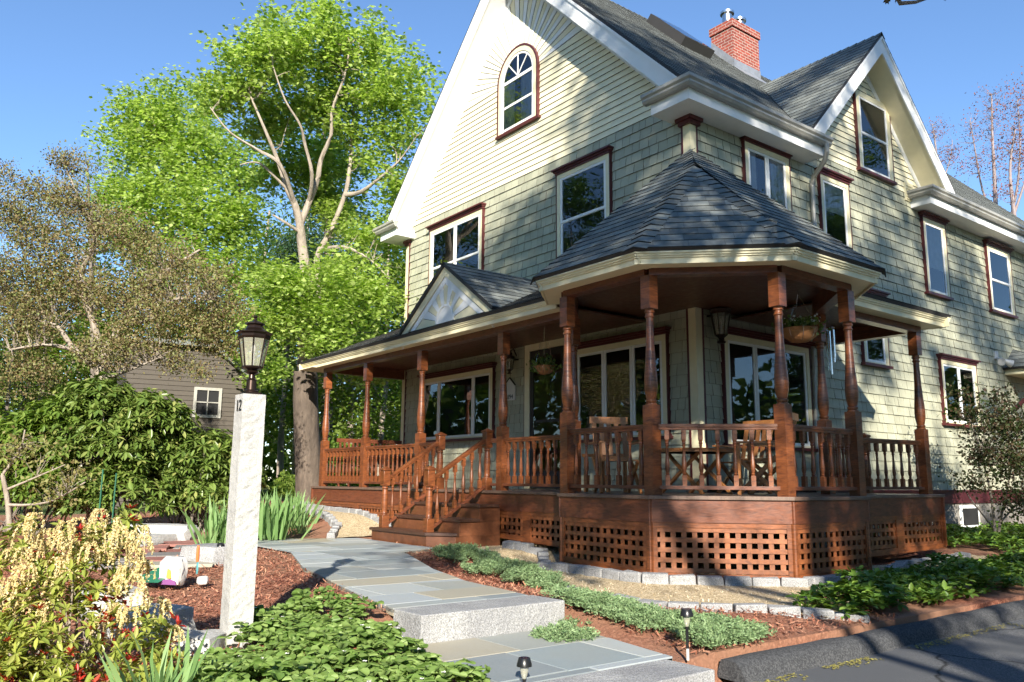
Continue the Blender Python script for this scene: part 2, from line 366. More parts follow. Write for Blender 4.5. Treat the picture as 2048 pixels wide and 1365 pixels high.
# ------------------------------------------------------------------ overlapping courses (shingles, clapboards, roof tabs)
def clip(poly, a, b, c):   # keep a*x+b*y <= c
    out = []
    for i in range(len(poly)):
        p, q = poly[i], poly[(i+1) % len(poly)]; dp = a*p[0]+b*p[1]-c; dq = a*q[0]+b*q[1]-c
        if dp <= 0: out.append(p)
        if (dp < 0 < dq) or (dq < 0 < dp):
            t = dp/(dp-dq); out.append((p[0]+t*(q[0]-p[0]), p[1]+t*(q[1]-p[1])))
    return out
def courses(mb, poly, u, n, e, t, wmin=None, wmax=None, gap=.004, lift=0, v0=None, jit=.0, back=None, holes=()):
    """lay overlapping courses over the planar convex polygon: u horizontal, n outward normal, e exposure, t butt thickness"""
    u = Vector(u).normalized(); n = Vector(n).normalized(); v = n.cross(u).normalized()
    if v.z < 0: v = -v
    o = Vector(poly[0]); P2 = [((Vector(p)-o).dot(u), (Vector(p)-o).dot(v)) for p in poly]
    H2 = [[((Vector(p)-o).dot(u), (Vector(p)-o).dot(v)) for p in h] for h in holes]
    vmin = min(p[1] for p in P2) if v0 is None else v0-o.dot(v); vmax = max(p[1] for p in P2)
    if back is not None: back.add([Vector(p)+n*(lift*.5) for p in poly], [tuple(range(len(poly)))])
    k = int(math.floor((min(p[1] for p in P2)-vmin)/e))
    rnd = random.Random(int(abs(o.x*37+o.y*91+o.z*53)*10)+3)
    while vmin+k*e < vmax-1e-4:
        a, b = vmin+k*e, vmin+(k+1)*e; k += 1
        row = clip(clip(P2, 0, -1, -a), 0, 1, b)
        if len(row) < 3: continue
        u0, u1 = min(p[0] for p in row), max(p[0] for p in row)
        cells = []
        if wmin is None: cells = [(u0, u1)]
        else:
            x = u0-rnd.random()*wmax
            while x < u1:
                w = rnd.uniform(wmin, wmax); cells.append((x, x+w-gap)); x += w
        for c0, c1 in cells:
            q = clip(clip(row, -1, 0, -c0), 1, 0, c1) if wmin is not None else row
            if len(q) < 3 or max(p[0] for p in q)-min(p[0] for p in q) < 1e-3: continue
            tt = t*(1+rnd.uniform(-jit, jit)); dz = rnd.uniform(0, jit*.01)
            hh = lambda p: lift+tt*(1-(p[1]-a)/e)+dz
            top = [o+u*p[0]+v*p[1]+n*hh(p) for p in q]; m_ = len(q)
            bot = [o+u*p[0]+v*p[1]+n*(lift*.5) for p in q]
            fs = [tuple(range(m_))]+[(i, (i+1) % m_, m_+(i+1) % m_, m_+i) for i in range(m_)]
            f0 = len(mb.f); mb.add(top+bot, fs)
            if mb.mat2: mb.m2.update(range(f0+1, len(mb.f)))
    return mb

# =================================================================== GROUND
def sst(a, b, x):
    t = min(1, max(0, (x-a)/(b-a))); return t*t*(3-2*t)
def gh(x, y):
    z = -.935-.17*sst(2.3, 4.0, x)
    z += .30*sst(-4.0, -6.2, x)*sst(-4.6, -2.4, y)
    z += .10*sst(-6, -12, x)
    z -= .12*sst(-6.2, -7.1, y)*sst(-1.6, .8, x)*(1-sst(2.3, 4, x))
    q = sst(-1.4, -.2, x)*sst(-4.75, -4.1, y)*(1-sst(2.9, 3.4, y)); z = z*(1-q)+min(z, -1.055)*q
    if x > 2.5 and -6.6 < y < -4.9: z = min(z, -1.13)
    if x > 4.02 and y < 60: z = -1.34
    return z
def terrain():
    xs = list(np.arange(-14, 4.0, .22))+[4.0, 4.03]+list(np.arange(4.6, 20, .8)); xs = [-300, -150, -80, -50, -38, -30, -24, -20, -17]+xs+[30, 50, 90, 160, 300]
    ys = [-300, -150, -80, -50, -34, -24, -18, -14, -12]+list(np.arange(-11, 4, .22))+list(np.arange(4, 14, .6))+[16, 20, 30, 50, 90, 160, 300]
    m = M(); nx, ny = len(xs), len(ys); rr = random.Random(4)
    for x in xs:
        for y in ys:
            near = -14 < x < 4.0 and -11 < y < 4
            m.v.append((x, y, gh(x, y)+(rr.uniform(-.012, .012) if near else 0)))
    near_f = []; far_f = []
    for i in range(nx-1):
        for j in range(ny-1):
            f = (i*ny+j, (i+1)*ny+j, (i+1)*ny+j+1, i*ny+j+1)
            cx, cy = (xs[i]+xs[i+1])/2, (ys[j]+ys[j+1])/2
            (near_f if (-13.5 < cx < 4.03 and -11 < cy < 14) else far_f).append(f)
    m.f = near_f+far_f
    o = m.build('ground', mulch_m, None, smooth=60, recalc=False); o.data.materials.append(earth_m)
    for k in range(len(near_f), len(m.f)): o.data.polygons[k].material_index = 1
    kind(o, 'structure'); o['label'] = 'red bark mulch beds around the house running into woodland floor'
terrain()
dr = M(); dr.box(4.21, 40, -60, 60, -1.6, -1.25)
kind(dr.build('driveway', asph_m), 'structure')
# rounded asphalt kerb along the drive
kb = M(); ys = list(np.arange(-4.72, 14, .3)); prof = [(4.25, -1.26), (4.215, -1.18), (4.17, -1.145), (4.11, -1.132), (4.05, -1.14), (4.01, -1.26)]
rr = random.Random(9)
for y in ys:
    j = rr.uniform(-.012, .012); kb.v += [(x+j-.045*max(0, y+3)*.35, y, z+rr.uniform(-.006, .006)) for x, z in prof]
for i in range(len(ys)-1):
    for k in range(len(prof)-1): kb.f.append((i*6+k, (i+1)*6+k, (i+1)*6+k+1, i*6+k+1))
kb.f.append(tuple(range(6)))
kind(kb.build('kerb', curb_m, smooth=40), 'structure')
# pollen line in the gutter of the drive
pl = M(); rr = random.Random(5)
for k in range(1500):
    y = rr.uniform(-4.7, 6) if rr.random() < .75 else rr.gauss(-3.6, .8); x = 4.28-.045*max(0, y+3)*.35+abs(rr.gauss(0, .06)); r = rr.uniform(.004, .012); a = rr.random()*3
    if math.sin(y*2.3)+math.sin(y*5.1+1) < -.6: continue
    pl.add([(x+r*math.cos(a+q), y+r*1.6*math.sin(a+q), -1.245+rr.uniform(0, .005)) for q in (0, 1.6, 3.1, 4.7)], [(0, 1, 2, 3)])
o = pl.build('fallen_blossom', pollen_m, recalc=False); kind(o, 'stuff'); o['label'] = 'yellow green maple blossom litter lying along the kerb'; 

def clip_poly_gravel(name, pts, z, mat, lab):
    m = M(); m.add([(x, y, z(x, y) if callable(z) else z) for x, y in pts], [tuple(range(len(pts)))])
    o = m.build(name, mat, recalc=False); kind(o, 'structure'); o['label'] = lab; return o
def sheet(name, inside, bb, mat, lab, off=.006, st=.12):
    m = M(); x0, x1, y0, y1 = bb; xs = np.arange(x0, x1+st, st); ys = np.arange(y0, y1+st, st); ny = len(ys)
    rr = random.Random(3)
    for x in xs:
        for y in ys: m.v.append((x, y, gh(x, y)+.02+off+rr.uniform(-.006, .006)))
    for i in range(len(xs)-1):
        for j in range(len(ys)-1):
            if inside(xs[i]+st/2, ys[j]+st/2): m.f.append((i*ny+j, (i+1)*ny+j, (i+1)*ny+j+1, i*ny+j+1))
    o = m.build(name, mat, smooth=60, recalc=False); kind(o, 'structure'); o['label'] = lab
    return o
OUT = [(-1.9, -2.9), (-1.0, -2.9), (.2, -3.35), (1.3, -3.82), (2.05, -3.95), (2.7, -3.86), (3.25, -3.42), (3.7, -2.9)]
def seg_d(p, pts):
    best = 9
    for a, b in zip(pts, pts[1:]):
        ax, ay = b[0]-a[0], b[1]-a[1]; t = max(0, min(1, ((p[0]-a[0])*ax+(p[1]-a[1])*ay)/(ax*ax+ay*ay))); best = min(best, math.hypot(p[0]-a[0]-t*ax, p[1]-a[1]-t*ay))
    return best
def yout(x):
    for a, b in zip(OUT, OUT[1:]):
        if a[0] <= x <= b[0]: return a[1]+(b[1]-a[1])*(x-a[0])/(b[0]-a[0])
    return None
def in_gravel(x, y):
    if -1.9 <= x <= 3.7 and yout(x) < y < 0: return not (x > 2.95+.25*(y+3))or y < -2.2
    if 1.9 < x < 3.05 and 0 <= y < 3.2: return True
    return False
sheet('gravel_bed', in_gravel, (-1.9, 3.8, -4.3, 3.2), gravel_m, 'tan pea gravel strip around the porch skirt')
LC = [(-9.3, -2.0), (-8.2, -2.55), (-6.6, -2.75), (-5.2, -3.05), (-4.35, -3.55)]
def in_gl(x, y):
    for a, b in zip(LC, LC[1:]):
        if a[0] <= x <= b[0]: return a[1]+(b[1]-a[1])*(x-a[0])/(b[0]-a[0]) < y < -1.6
    return False
sheet('gravel_strip', in_gl, (-9.3, -4.0, -3.6, -1.6), gravel_m, 'tan pea gravel between the left skirt and its stone edging')
def in_poly(x, y, P):
    c = False; j = len(P)-1
    for i in range(len(P)):
        if (P[i][1] > y) != (P[j][1] > y) and x < (P[j][0]-P[i][0])*(y-P[i][1])/(P[j][1]-P[i][1])+P[i][0]: c = not c
        j = i
    return c
U = [(2.40, -6.24), (1.1, -6.0), (-.56, -5.64), (-2.3, -5.05), (-4.2, -5.05), (-4.6, -4.4), (-4.1, -3.2), (-1.9, -3.2), (-1.6, -3.85), (.34, -4.62), (1.33, -4.9), (2.40, -5.02)]
# loose mulch chips and gravel pebbles that break the surface
def chips(name, n, region, mat, size, lab, flat=.3):
    P = []; 
    while len(P) < n:
        x, y = region(); P.append((x, y, gh(x, y)+.022))
    P = np.array(P); D = RNG.normal(size=(n, 3))*[1, 1, flat]
    o = scatter(name, mat, None, P, D, RNG.uniform(size*.5, size*1.5, n), [(-.12, 0, 0), (.12, 0, 0), (.1, 1, .05), (-.1, 1, .05)], [(0, 1, 2, 3)], twist=(0, 0, 1)); kind(o, 'stuff'); o['label'] = lab
chipm = leafm('mulch_chip', [(.12, .035, .022), (.30, .11, .065), (.46, .24, .15), (.22, .075, .045)], 0.0, .9)
def reg_m():
    while True:
        x, y = random.uniform(-3.5, 4.02), random.uniform(-8.8, -2.3)
        if in_gravel(x, y) or in_poly(x, y, U) or (2.35 < x and -6.5 < y < -4.9): continue
        return x, y
chips('mulch_chips', 36000, reg_m, chipm, .035, 'loose red brown bark chips over the mulch beds')
pebm = leafm('pebble', [(.25, .17, .10), (.55, .44, .28), (.75, .66, .5), (.4, .3, .18)], 0.0, .8)
def reg_g():
    while True:
        x, y = random.uniform(-1.9, 3.7), random.uniform(-4.2, 1)
        if in_gravel(x, y): return x, y
chips('loose_pebbles', 14000, reg_g, pebm, .022, 'loose tan pebbles over the gravel strip', .6)

# ------------------------------------------------------------------ bluestone walks
def slabwalk(name, outline, z, lab, seed, w=(.5, .95), d=(.42, .6), ang=0):
    rnd = random.Random(seed); mb = M(); bed = M()
    bed.prism([(x, y, z-.055) for x, y in outline], (0, 0, .045))
    ca, sa = math.cos(ang), math.sin(ang); O2 = [(x*ca+y*sa, -x*sa+y*ca) for x, y in outline]
    y0, y1 = min(p[1] for p in O2), max(p[1] for p in O2); x0, x1 = min(p[0] for p in O2), max(p[0] for p in O2)
    x = x0-rnd.random()*.2
    while x < x1:
        dx = rnd.uniform(*d); y = y0-rnd.random()*.3
        while y < y1:
            dy = rnd.uniform(*w); zz = z+rnd.uniform(-.002, .003); g = .007
            q = [(x+g, y+g), (x+dx-g, y+g), (x+dx-g, y+dy-g), (x+g, y+dy-g)]
            # clip the (convex) slab against each convex piece of the outline
            for piece in PIECES[name]:
                P = [(px*ca+py*sa, -px*sa+py*ca) for px, py in piece]; c = q
                for i in range(len(P)):
                    a, b = P[i], P[(i+1) % len(P)]; nx, ny = (b[1]-a[1]), -(b[0]-a[0])
                    c = clip(c, nx, ny, nx*a[0]+ny*a[1]) if len(c) > 2 else c
                if len(c) > 2:
                    w_ = [(px*ca-py*sa, px*sa+py*ca, zz-.035) for px, py in c]; mb.prism(w_, (0, 0, .035))
            y += dy
        x += dx
    o = mb.build(name, bluestone, bevel=.003); kind(o, 'structure'); o['label'] = lab
    b = bed.build('sand_joint_bed', mortar_m); b.parent = o; return o
U = [(2.40, -6.24), (1.1, -6.0), (-.56, -5.64), (-2.3, -5.05), (-4.2, -5.05), (-4.6, -4.4), (-4.1, -3.2), (-1.9, -3.2), (-1.6, -3.85), (.34, -4.62), (1.33, -4.9), (2.40, -5.02)]
PIECES = {'upper_walk': [[(2.40, -5.02), (1.33, -4.9), (1.1, -6.0), (2.40, -6.24)][::-1], [(1.1, -6.0), (1.33, -4.9), (.34, -4.62), (-.56, -5.64)], [(-.56, -5.64), (.34, -4.62), (-1.6, -3.85), (-2.3, -5.05)],
  [(-2.3, -5.05), (-1.6, -3.85), (-1.9, -3.2), (-4.1, -3.2), (-4.6, -4.4), (-4.2, -5.05)]],
  'lower_walk': [[(2.80, -6.35), (4.02, -6.45), (4.02, -5.15), (2.80, -4.95)]]}
# orient all pieces counter-clockwise for the clipper
for k in PIECES:
    for i, p in enumerate(PIECES[k]):
        A = sum(p[j][0]*p[(j+1) % len(p)][1]-p[(j+1) % len(p)][0]*p[j][1] for j in range(len(p)))
        if A < 0: PIECES[k][i] = p[::-1]
slabwalk('upper_walk', U, -.893, 'bluestone walk curving from the granite step to the porch stairs', 21)
slabwalk('lower_walk', [(2.80, -6.35), (4.02, -6.45), (4.02, -5.15), (2.80, -4.95)], -1.078, 'short lower bluestone walk between the two granite steps', 5, (.6, .9), (.55, .68))
def granite_step(x0, x1, y0, y1, z0, z1, lab):
    m = M(); nx, ny = 3, 14
    rnd = random.Random(int(x0*10))
    m.prism([(x0, y0, z0), (x1, y0+.01, z0), (x1+.012, (y0+y1)/2, z0), (x1, y1, z0), (x0, y1-.02, z0)], (0, 0, z1-z0))
    o = m.build('granite_step', granite, bevel=.008); tag(o, lab, 'step', 'granite steps of the front walk'); return o
granite_step(2.42, 2.79, -6.25, -4.97, -1.3, -.893, 'long granite step between the upper and lower bluestone walk')
granite_step(4.03, 4.40, -6.75, -5.21, -1.5, -1.08, 'granite step at the edge of the asphalt drive')

# ------------------------------------------------------------------ cobble edging
def cob_mesh(L, W_, H, seed):
    rnd = random.Random(seed); m = M()
    p = []
    for z in (0, H):
        for x, y in ((-L/2, -W_/2), (L/2, -W_/2), (L/2, W_/2), (-L/2, W_/2)):
            k = .975 if z else 1; p.append((x*k+rnd.uniform(-.006, .006), y*(.93 if z else 1)+rnd.uniform(-.012, .012), z+(rnd.uniform(-.014, .008) if z else 0)))
    m.add(p, [(3, 2, 1, 0), (4, 5, 6, 7), (0, 1, 5, 4), (1, 2, 6, 5), (2, 3, 7, 6), (3, 0, 4, 7)])
    return m
def cobbles(path, lab, grp, z=None, L=.27, top=.05, W_=.13):
    D = [0]
    for a, b in zip(path, path[1:]): D.append(D[-1]+math.hypot(b[0]-a[0], b[1]-a[1]))
    n = int(D[-1]/L); s0 = D[-1]/n
    for i in range(n):
        s = (i+.5)*s0; k = max(j for j in range(len(D)-1) if D[j] <= s); t = (s-D[k])/(D[k+1]-D[k]); a, b = path[k], path[k+1]
        x, y = a[0]+(b[0]-a[0])*t, a[1]+(b[1]-a[1])*t
        o = cob_mesh(s0-.008, W_, .14, i*7+int(D[-1]*100)).build('edging_cobble', granite, bevel=.012)
        o.location = (x, y, gh(x, y)-.085+top+random.uniform(-.006, .006)); o.rotation_euler[2] = math.atan2(b[1]-a[1], b[0]-a[0])+random.uniform(-.04, .04)
        tag(o, lab, 'edging stone', grp)
OCT_C = (.76, -.85)
def octv(off):
    a = 1.69+off; h = a/2.41421; cx, cy = OCT_C
    return [(cx-h, cy-a), (cx+h, cy-a), (cx+a, cy-h), (cx+a, cy+h), (cx+h, cy+a), (cx-a, cy-h)]
oo = octv(.26)
cobbles([(-1.6, -2.25), (-.85, -2.2), oo[0], oo[1], oo[2], oo[3], (2.35, .95), (2.2, 3.0)], 'pale granite cobble in the inner row hugging the lattice skirt', 'inner row of cobbles under the porch', top=.065)
cobbles(OUT+[(3.95, -2.7)], 'pale granite cobble in the outer row between gravel and mulch', 'outer row of cobbles', top=.012)
cobbles([(-9.5, -1.6)]+LC, 'pale granite cobble in the curved row left of the stairs', 'curved cobble row left of the stairs', L=.22, top=.04)
cobbles([(-8.9, -2.13), (-7.5, -2.15), (-6.0, -2.2), (-4.2, -2.25)], 'pale granite cobble under the left porch skirt', 'cobbles under the left skirt', L=.3, top=.045)

# =================================================================== HOUSE
H = thing('house', 'sage shingled victorian house with cream gables and maroon trim', 'house', (0, 0, -1))
RX, RZ, SL = -4.22, 10.53, 1.03         # main ridge
BACK = 15.5
def rzf(x): return RZ-SL*abs(x-RX)
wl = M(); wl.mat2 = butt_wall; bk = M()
WX = -8.45; ZB = 5.80
# shingled walls
courses(wl, [(WX+.1, 0, -.14), (-.1, 0, -.14), (-.1, 0, ZB), (WX+.1, 0, ZB)], (1, 0, 0), (0, -1, 0), .17, .018, .13, .24, gap=.006, lift=.004, jit=.25, back=bk)
wl.build('front_wall', sage, H)
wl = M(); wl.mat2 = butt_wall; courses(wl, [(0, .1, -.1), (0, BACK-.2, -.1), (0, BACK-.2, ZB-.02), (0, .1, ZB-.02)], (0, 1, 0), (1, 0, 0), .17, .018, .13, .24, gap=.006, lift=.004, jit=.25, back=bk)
wl.build('side_wall', sage, H)
# solid core behind everything
core = M(); core.prism([(WX+.02, .02, -.5), (-.02, .02, -.5), (-.02, .02, 5.6), (RX, .02, RZ-.35), (WX+.02, .02, 5.6)], (0, BACK-.1, 0))
core.prism([(-.025, 2.75, 5.55), (-.025, 7.55, 5.55), (-.025, 5.15, 8.15)], (-3, 0, 0))
core.build('wall_core', backing, H)
# clapboard gable (below the sunburst) and sunburst fan
def gx(z, ins=.50): return (RZ-z)/SL-ins
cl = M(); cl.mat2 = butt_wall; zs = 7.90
courses(cl, [(RX-gx(ZB, .55), 0, ZB), (RX+gx(ZB, .55), 0, ZB), (RX+gx(zs), 0, zs), (RX-gx(zs), 0, zs)], (1, 0, 0), (0, -1, 0), .116, .018, lift=.006, back=bk)
cl.build('gable_siding', siding_cream, H)
bk.add([(RX-gx(zs), .0, zs), (RX+gx(zs), 0, zs), (RX, 0, RZ-.55)], [(0, 1, 2)])
bk.build('wall_backing', backing, H)
def sunburst(cx, cz, T, ins, r0, n, tri, mats, parent, lift, names):
    ms = [M(T), M(T)]
    for k in range(n):
        a0, a1 = math.pi*k/n, math.pi*(k+1)/n; g = .006; ga = .0035
        R_ = 9; w = [(cx+r0*math.cos(a0)+g*math.sin(a0)*0, cz+r0*math.sin(a0)+g), (cx+R_*math.cos(a0+ga), cz+R_*math.sin(a0+ga)), (cx+R_*math.cos(a1-ga), cz+R_*math.sin(a1-ga)), (cx+r0*math.cos(a1), cz+r0*math.sin(a1)+g)]
        w[0] = (cx+r0*math.cos(a0+.012), cz+r0*math.sin(a0+.012)); w[3] = (cx+r0*math.cos(a1-.012), cz+r0*math.sin(a1-.012))
        for a, b, c in tri: w = clip(w, a, b, c) if len(w) > 2 else w
        if len(w) > 2: ms[k % 2].prism([(p[0], p[1], lift+(.006 if k % 2 else 0)) for p in w], (0, 0, .012))
    for m_, mt, nm_ in zip(ms, mats, names): m_.build(nm_, mt, parent)
TL = RZ-.50*SL
tri = [(SL, 1, TL+SL*RX), (-SL, 1, TL-SL*RX), (0, -1, -zs-.004)]
sunburst(RX-.015, zs-.02, FF, 0, .60, 34, tri, (siding_cream, white), H, .006, ('sunburst_cream_rays', 'sunburst_white_rays'))
# side gable clapboards
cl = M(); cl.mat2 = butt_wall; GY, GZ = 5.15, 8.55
bk2 = M()
gz = lambda z, i=.42: (GZ-z)/SL-i
courses(cl, [(0, GY-gz(5.78, .1), 5.78), (0, GY+gz(5.78, .1), 5.78), (0, GY+gz(6.0), 6.0), (0, GY, GZ-.50), (0, GY-gz(6.0), 6.0)], (0, 1, 0), (1, 0, 0), .116, .018, lift=.006, back=bk2)
cl.build('side_gable_siding', siding_cream, H); bk2.build('side_gable_backing', backing, H)
# ---- roofs
def roof_part(name, polys, parent, e=.165, t=.009, mat=asphalt_roof, back_t=.05):
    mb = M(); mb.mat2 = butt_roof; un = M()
    for poly, u in polys:
        p = [Vector(q) for q in poly]; n = (p[1]-p[0]).cross(p[2]-p[0]).normalized()
        if n.z < 0: n = -n
        courses(mb, poly, u, n, e, t, .18, .40, gap=.003, lift=.004, jit=.06)
        un.prism([q-n*back_t for q in p], n*(back_t-.001))
    o = mb.build(name, mat, parent); q = un.build('roof_deck', black_edge, o); return o
EX, EZ = .44, RZ-SL*(.44-RX)
roof_part('main_roof', [
    ([(EX, -.47, EZ), (EX, 2.52, EZ), (-2.26, 5.15, rzf(-2.26)), (RX, 5.15, RZ), (RX, -.47, RZ)], (0, 1, 0)),
    ([(-2.26, 5.15, rzf(-2.26)), (EX, 7.78, EZ), (EX, BACK, EZ), (RX, BACK, RZ), (RX, 5.15, RZ)], (0, 1, 0)),
    ([(WX-.44, -.47, EZ), (WX-.44, BACK, EZ), (RX, BACK, RZ), (RX, -.47, RZ)], (0, 1, 0))], H)
roof_part('side_gable_roof', [
    ([(.47, GY, GZ), (-2.28, GY, GZ), (.36, GY-2.63, GZ-SL*2.63), (.47, GY-2.63, GZ-SL*2.63)], (1, 0, 0)),
    ([(.47, GY, GZ), (-2.28, GY, GZ), (.36, GY+2.63, GZ-SL*2.63), (.47, GY+2.63, GZ-SL*2.63)], (1, 0, 0))], H)
rc = M()
def ridge_caps(mb, a, b, w=.15, e=.17, t=.013, s1=(0, 0, 0), s2=(0, 0, 0)):
    """folded cap tabs from a (low) to b (high); s1, s2 = downhill directions of the two planes"""
    a, b = Vector(a), Vector(b); d = (b-a); L = d.length; d.normalize(); s1 = Vector(s1).normalized(); s2 = Vector(s2).normalized()
    up = -(s1+s2); up = up.normalized() if up.length > .01 else Vector((0, 0, 1))
    if up.z < 0: up = -up
    n = int(L/e)
    for i in range(n):
        p, q = a+d*(i*e-.01), a+d*((i+1)*e+.02); h0, h1 = up*(t+.014), up*.008
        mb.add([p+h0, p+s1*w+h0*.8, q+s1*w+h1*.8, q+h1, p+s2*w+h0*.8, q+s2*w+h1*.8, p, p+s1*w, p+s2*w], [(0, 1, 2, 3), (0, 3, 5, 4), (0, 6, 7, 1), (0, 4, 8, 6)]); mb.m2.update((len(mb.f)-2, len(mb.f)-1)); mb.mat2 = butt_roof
ridge_caps(rc, (RX, -.47, RZ), (RX, BACK, RZ), s1=(1, 0, -SL), s2=(-1, 0, -SL))
ridge_caps(rc, (.47, GY, GZ), (-2.28, GY, GZ), s1=(0, 1, -SL), s2=(0, -1, -SL))
rc.build('ridge_cap', asphalt_roof, H, recalc=False)
# ---- rakes of the main gable
def rake(parent, T, c, z, half, dep, hh, nm_='rake_board'):
    """white barge boards, soffits and frieze along a gable with apex (c, z)"""
    for s in (-1, 1):
        m_ = M(T); k = SL*half
        e0, e1 = (c, z), (c+s*half, z-k)
        def band(d0, d1, w0, w1):
            q_ = clip([(e0[0], e0[1]-d0), (e1[0], e1[1]-d0), (e1[0], e1[1]-d1), (e0[0], e0[1]-d1)], 0, -1, -5.70)
            return m_.prism([(a_, b_, w0) for a_, b_ in q_], (0, 0, w1-w0))
        band(.062, .062+hh, dep-.035, dep-.01)             # outer fascia
        band(.058, .12, dep-.01, dep+.012)                  # crown strip
        m_.build(nm_, white, parent)
        m_ = M(T)
        q_ = clip([(e0[0], e0[1]-hh-.02), (e1[0], e1[1]-hh-.02), (e1[0], e1[1]-hh-.05), (e0[0], e0[1]-hh-.05)], 0, -1, -5.69)
        m_.prism([(a_, b_, .03) for a_, b_ in q_], (0, 0, dep-.065))
        m_.build('rake_soffit', white if T is FF else cream, parent)
        m_ = M(T); band(hh+.05, hh+.05+.17, .004, .030); m_.build('frieze_board', white, parent)
rake(H, FF, RX, RZ, 4.66, .47, .37)
rake(H, SF, GY, GZ, 2.63, .47, .34)
# ---- eaves: soffit box, gutter, returns
ev = M()
ev.prism([(-.32, -.50, 5.50), (.42, -.50, 5.50), (.42, 3.0, 5.50), (.012, 3.0, 5.50), (.012, -.012, 5.50), (-.32, -.012, 5.50)], (0, 0, .18)); ev.build('eave_soffit', white, H); ev = M()
ev.box(.012, .42, 6.72, BACK, 5.50, 5.68); ev.build('eave_soffit', white, H); ev = M()
ev.prism([(WX-.42, 14, 5.5), (WX-.42, -.5, 5.5), (WX+.32, -.5, 5.5), (WX+.32, -.012, 5.5), (WX-.012, -.012, 5.5), (WX-.012, 14, 5.5)], (0, 0, .18))
ev.build('eave_soffit', white, H)
def gutter(path, name='gutter'):
    """K-style gutter swept along a path of (x, y, outward normal)"""
    m_ = M(); pr = [(0, 0), (.07, 0), (.10, .04), (.10, .07), (.13, .10), (.13, .15), (.118, .15), (.118, .105), (.01, .105), (0, .14)]
    for x, y, nx, ny in path: m_.v += [(x+nx*a, y+ny*a, 5.665+b) for a, b in pr]
    n = len(pr)
    for i in range(len(path)-1):
        for k in range(n): m_.f.append((i*n+k, i*n+(k+1) % n, (i+1)*n+(k+1) % n, (i+1)*n+k))
    m_.f += [tuple(range(n)), tuple(range(len(m_.v)-n, len(m_.v)))]
    return m_.build(name, gutterm, H)
gutter([(-.40, -.51, 0, -1), (.43, -.51, 1, -1), (.43, 3.06, 1, 0)])
gutter([(.02, 6.68, 0, -1), (.43, 6.68, 1, -1), (.43, BACK, 1, 0)])
gutter([(WX-.43, 14, -1, 0), (WX-.43, -.51, -1, -1), (WX+.40, -.51, 0, -1)])
dp = M(); dp.tube([(.50, 2.93, 5.70), (.50, 2.93, 5.55), (.42, 2.98, 5.42), (.12, 3.1, 5.25), (.07, 3.12, 5.12), (.07, 3.12, 3.3), (.07, 2.95, 3.0), (.07, 2.85, 2.8), (.07, 2.83, -.3)], .042, 8)
dp.build('downspout', gutterm, H, smooth=50)
# ---- corner boards
cb = M(); cb.prism([(-.11, -.028, -.14), (.028, -.028, -.14), (.028, .11, -.14), (0, .11, -.14), (0, 0, -.14), (-.11, 0, -.14)], (0, 0, 5.52)); cb.build('corner_board', cream, H)
cb = M(); cb.prism([(WX+.11, -.028, -.14), (WX-.028, -.028, -.14), (WX-.028, .11, -.14), (WX, .11, -.14), (WX, 0, -.14), (WX+.11, 0, -.14)], (0, 0, 5.52)); cb.build('corner_board', cream, H)
for q_ in ((-.145, -.11, -.034, 0), (0, .034, .11, .145), (WX+.11, WX+.14, -.034, 0)):
    cb = M(); cb.box(*q_, -.14, 5.38); cb.build('corner_bead', maroon, H)
for a, b, c, d in ((-.17, .075, -.075, .17), (WX-.06, WX+.16, -.06, .1)):
    cb = M(); cb.box(a, b, c, d, 5.38, 5.44); cb.box(a-.03, b+.03, c-.03, d+.03, 5.441, 5.499); cb.build('corner_capital', maroon, H)
# ---- foundation
fd = M(); fd.box(.0, .045, 0, BACK-.2, -.36, -.13); fd.box(0, .07, 3.2, BACK-.2, -.13, -.10); fd.box(WX-.04, 0, -.02, 0, -.36, -.145)
fd.build('water_table', maroon_d, H)
fd = M(); fd.box(-.1, .012, .2, BACK-.3, -1.3, -.36); fd.box(WX-.02, -.1, .01, .2, -1.3, -.36); fd.build('foundation', fieldstone, H)

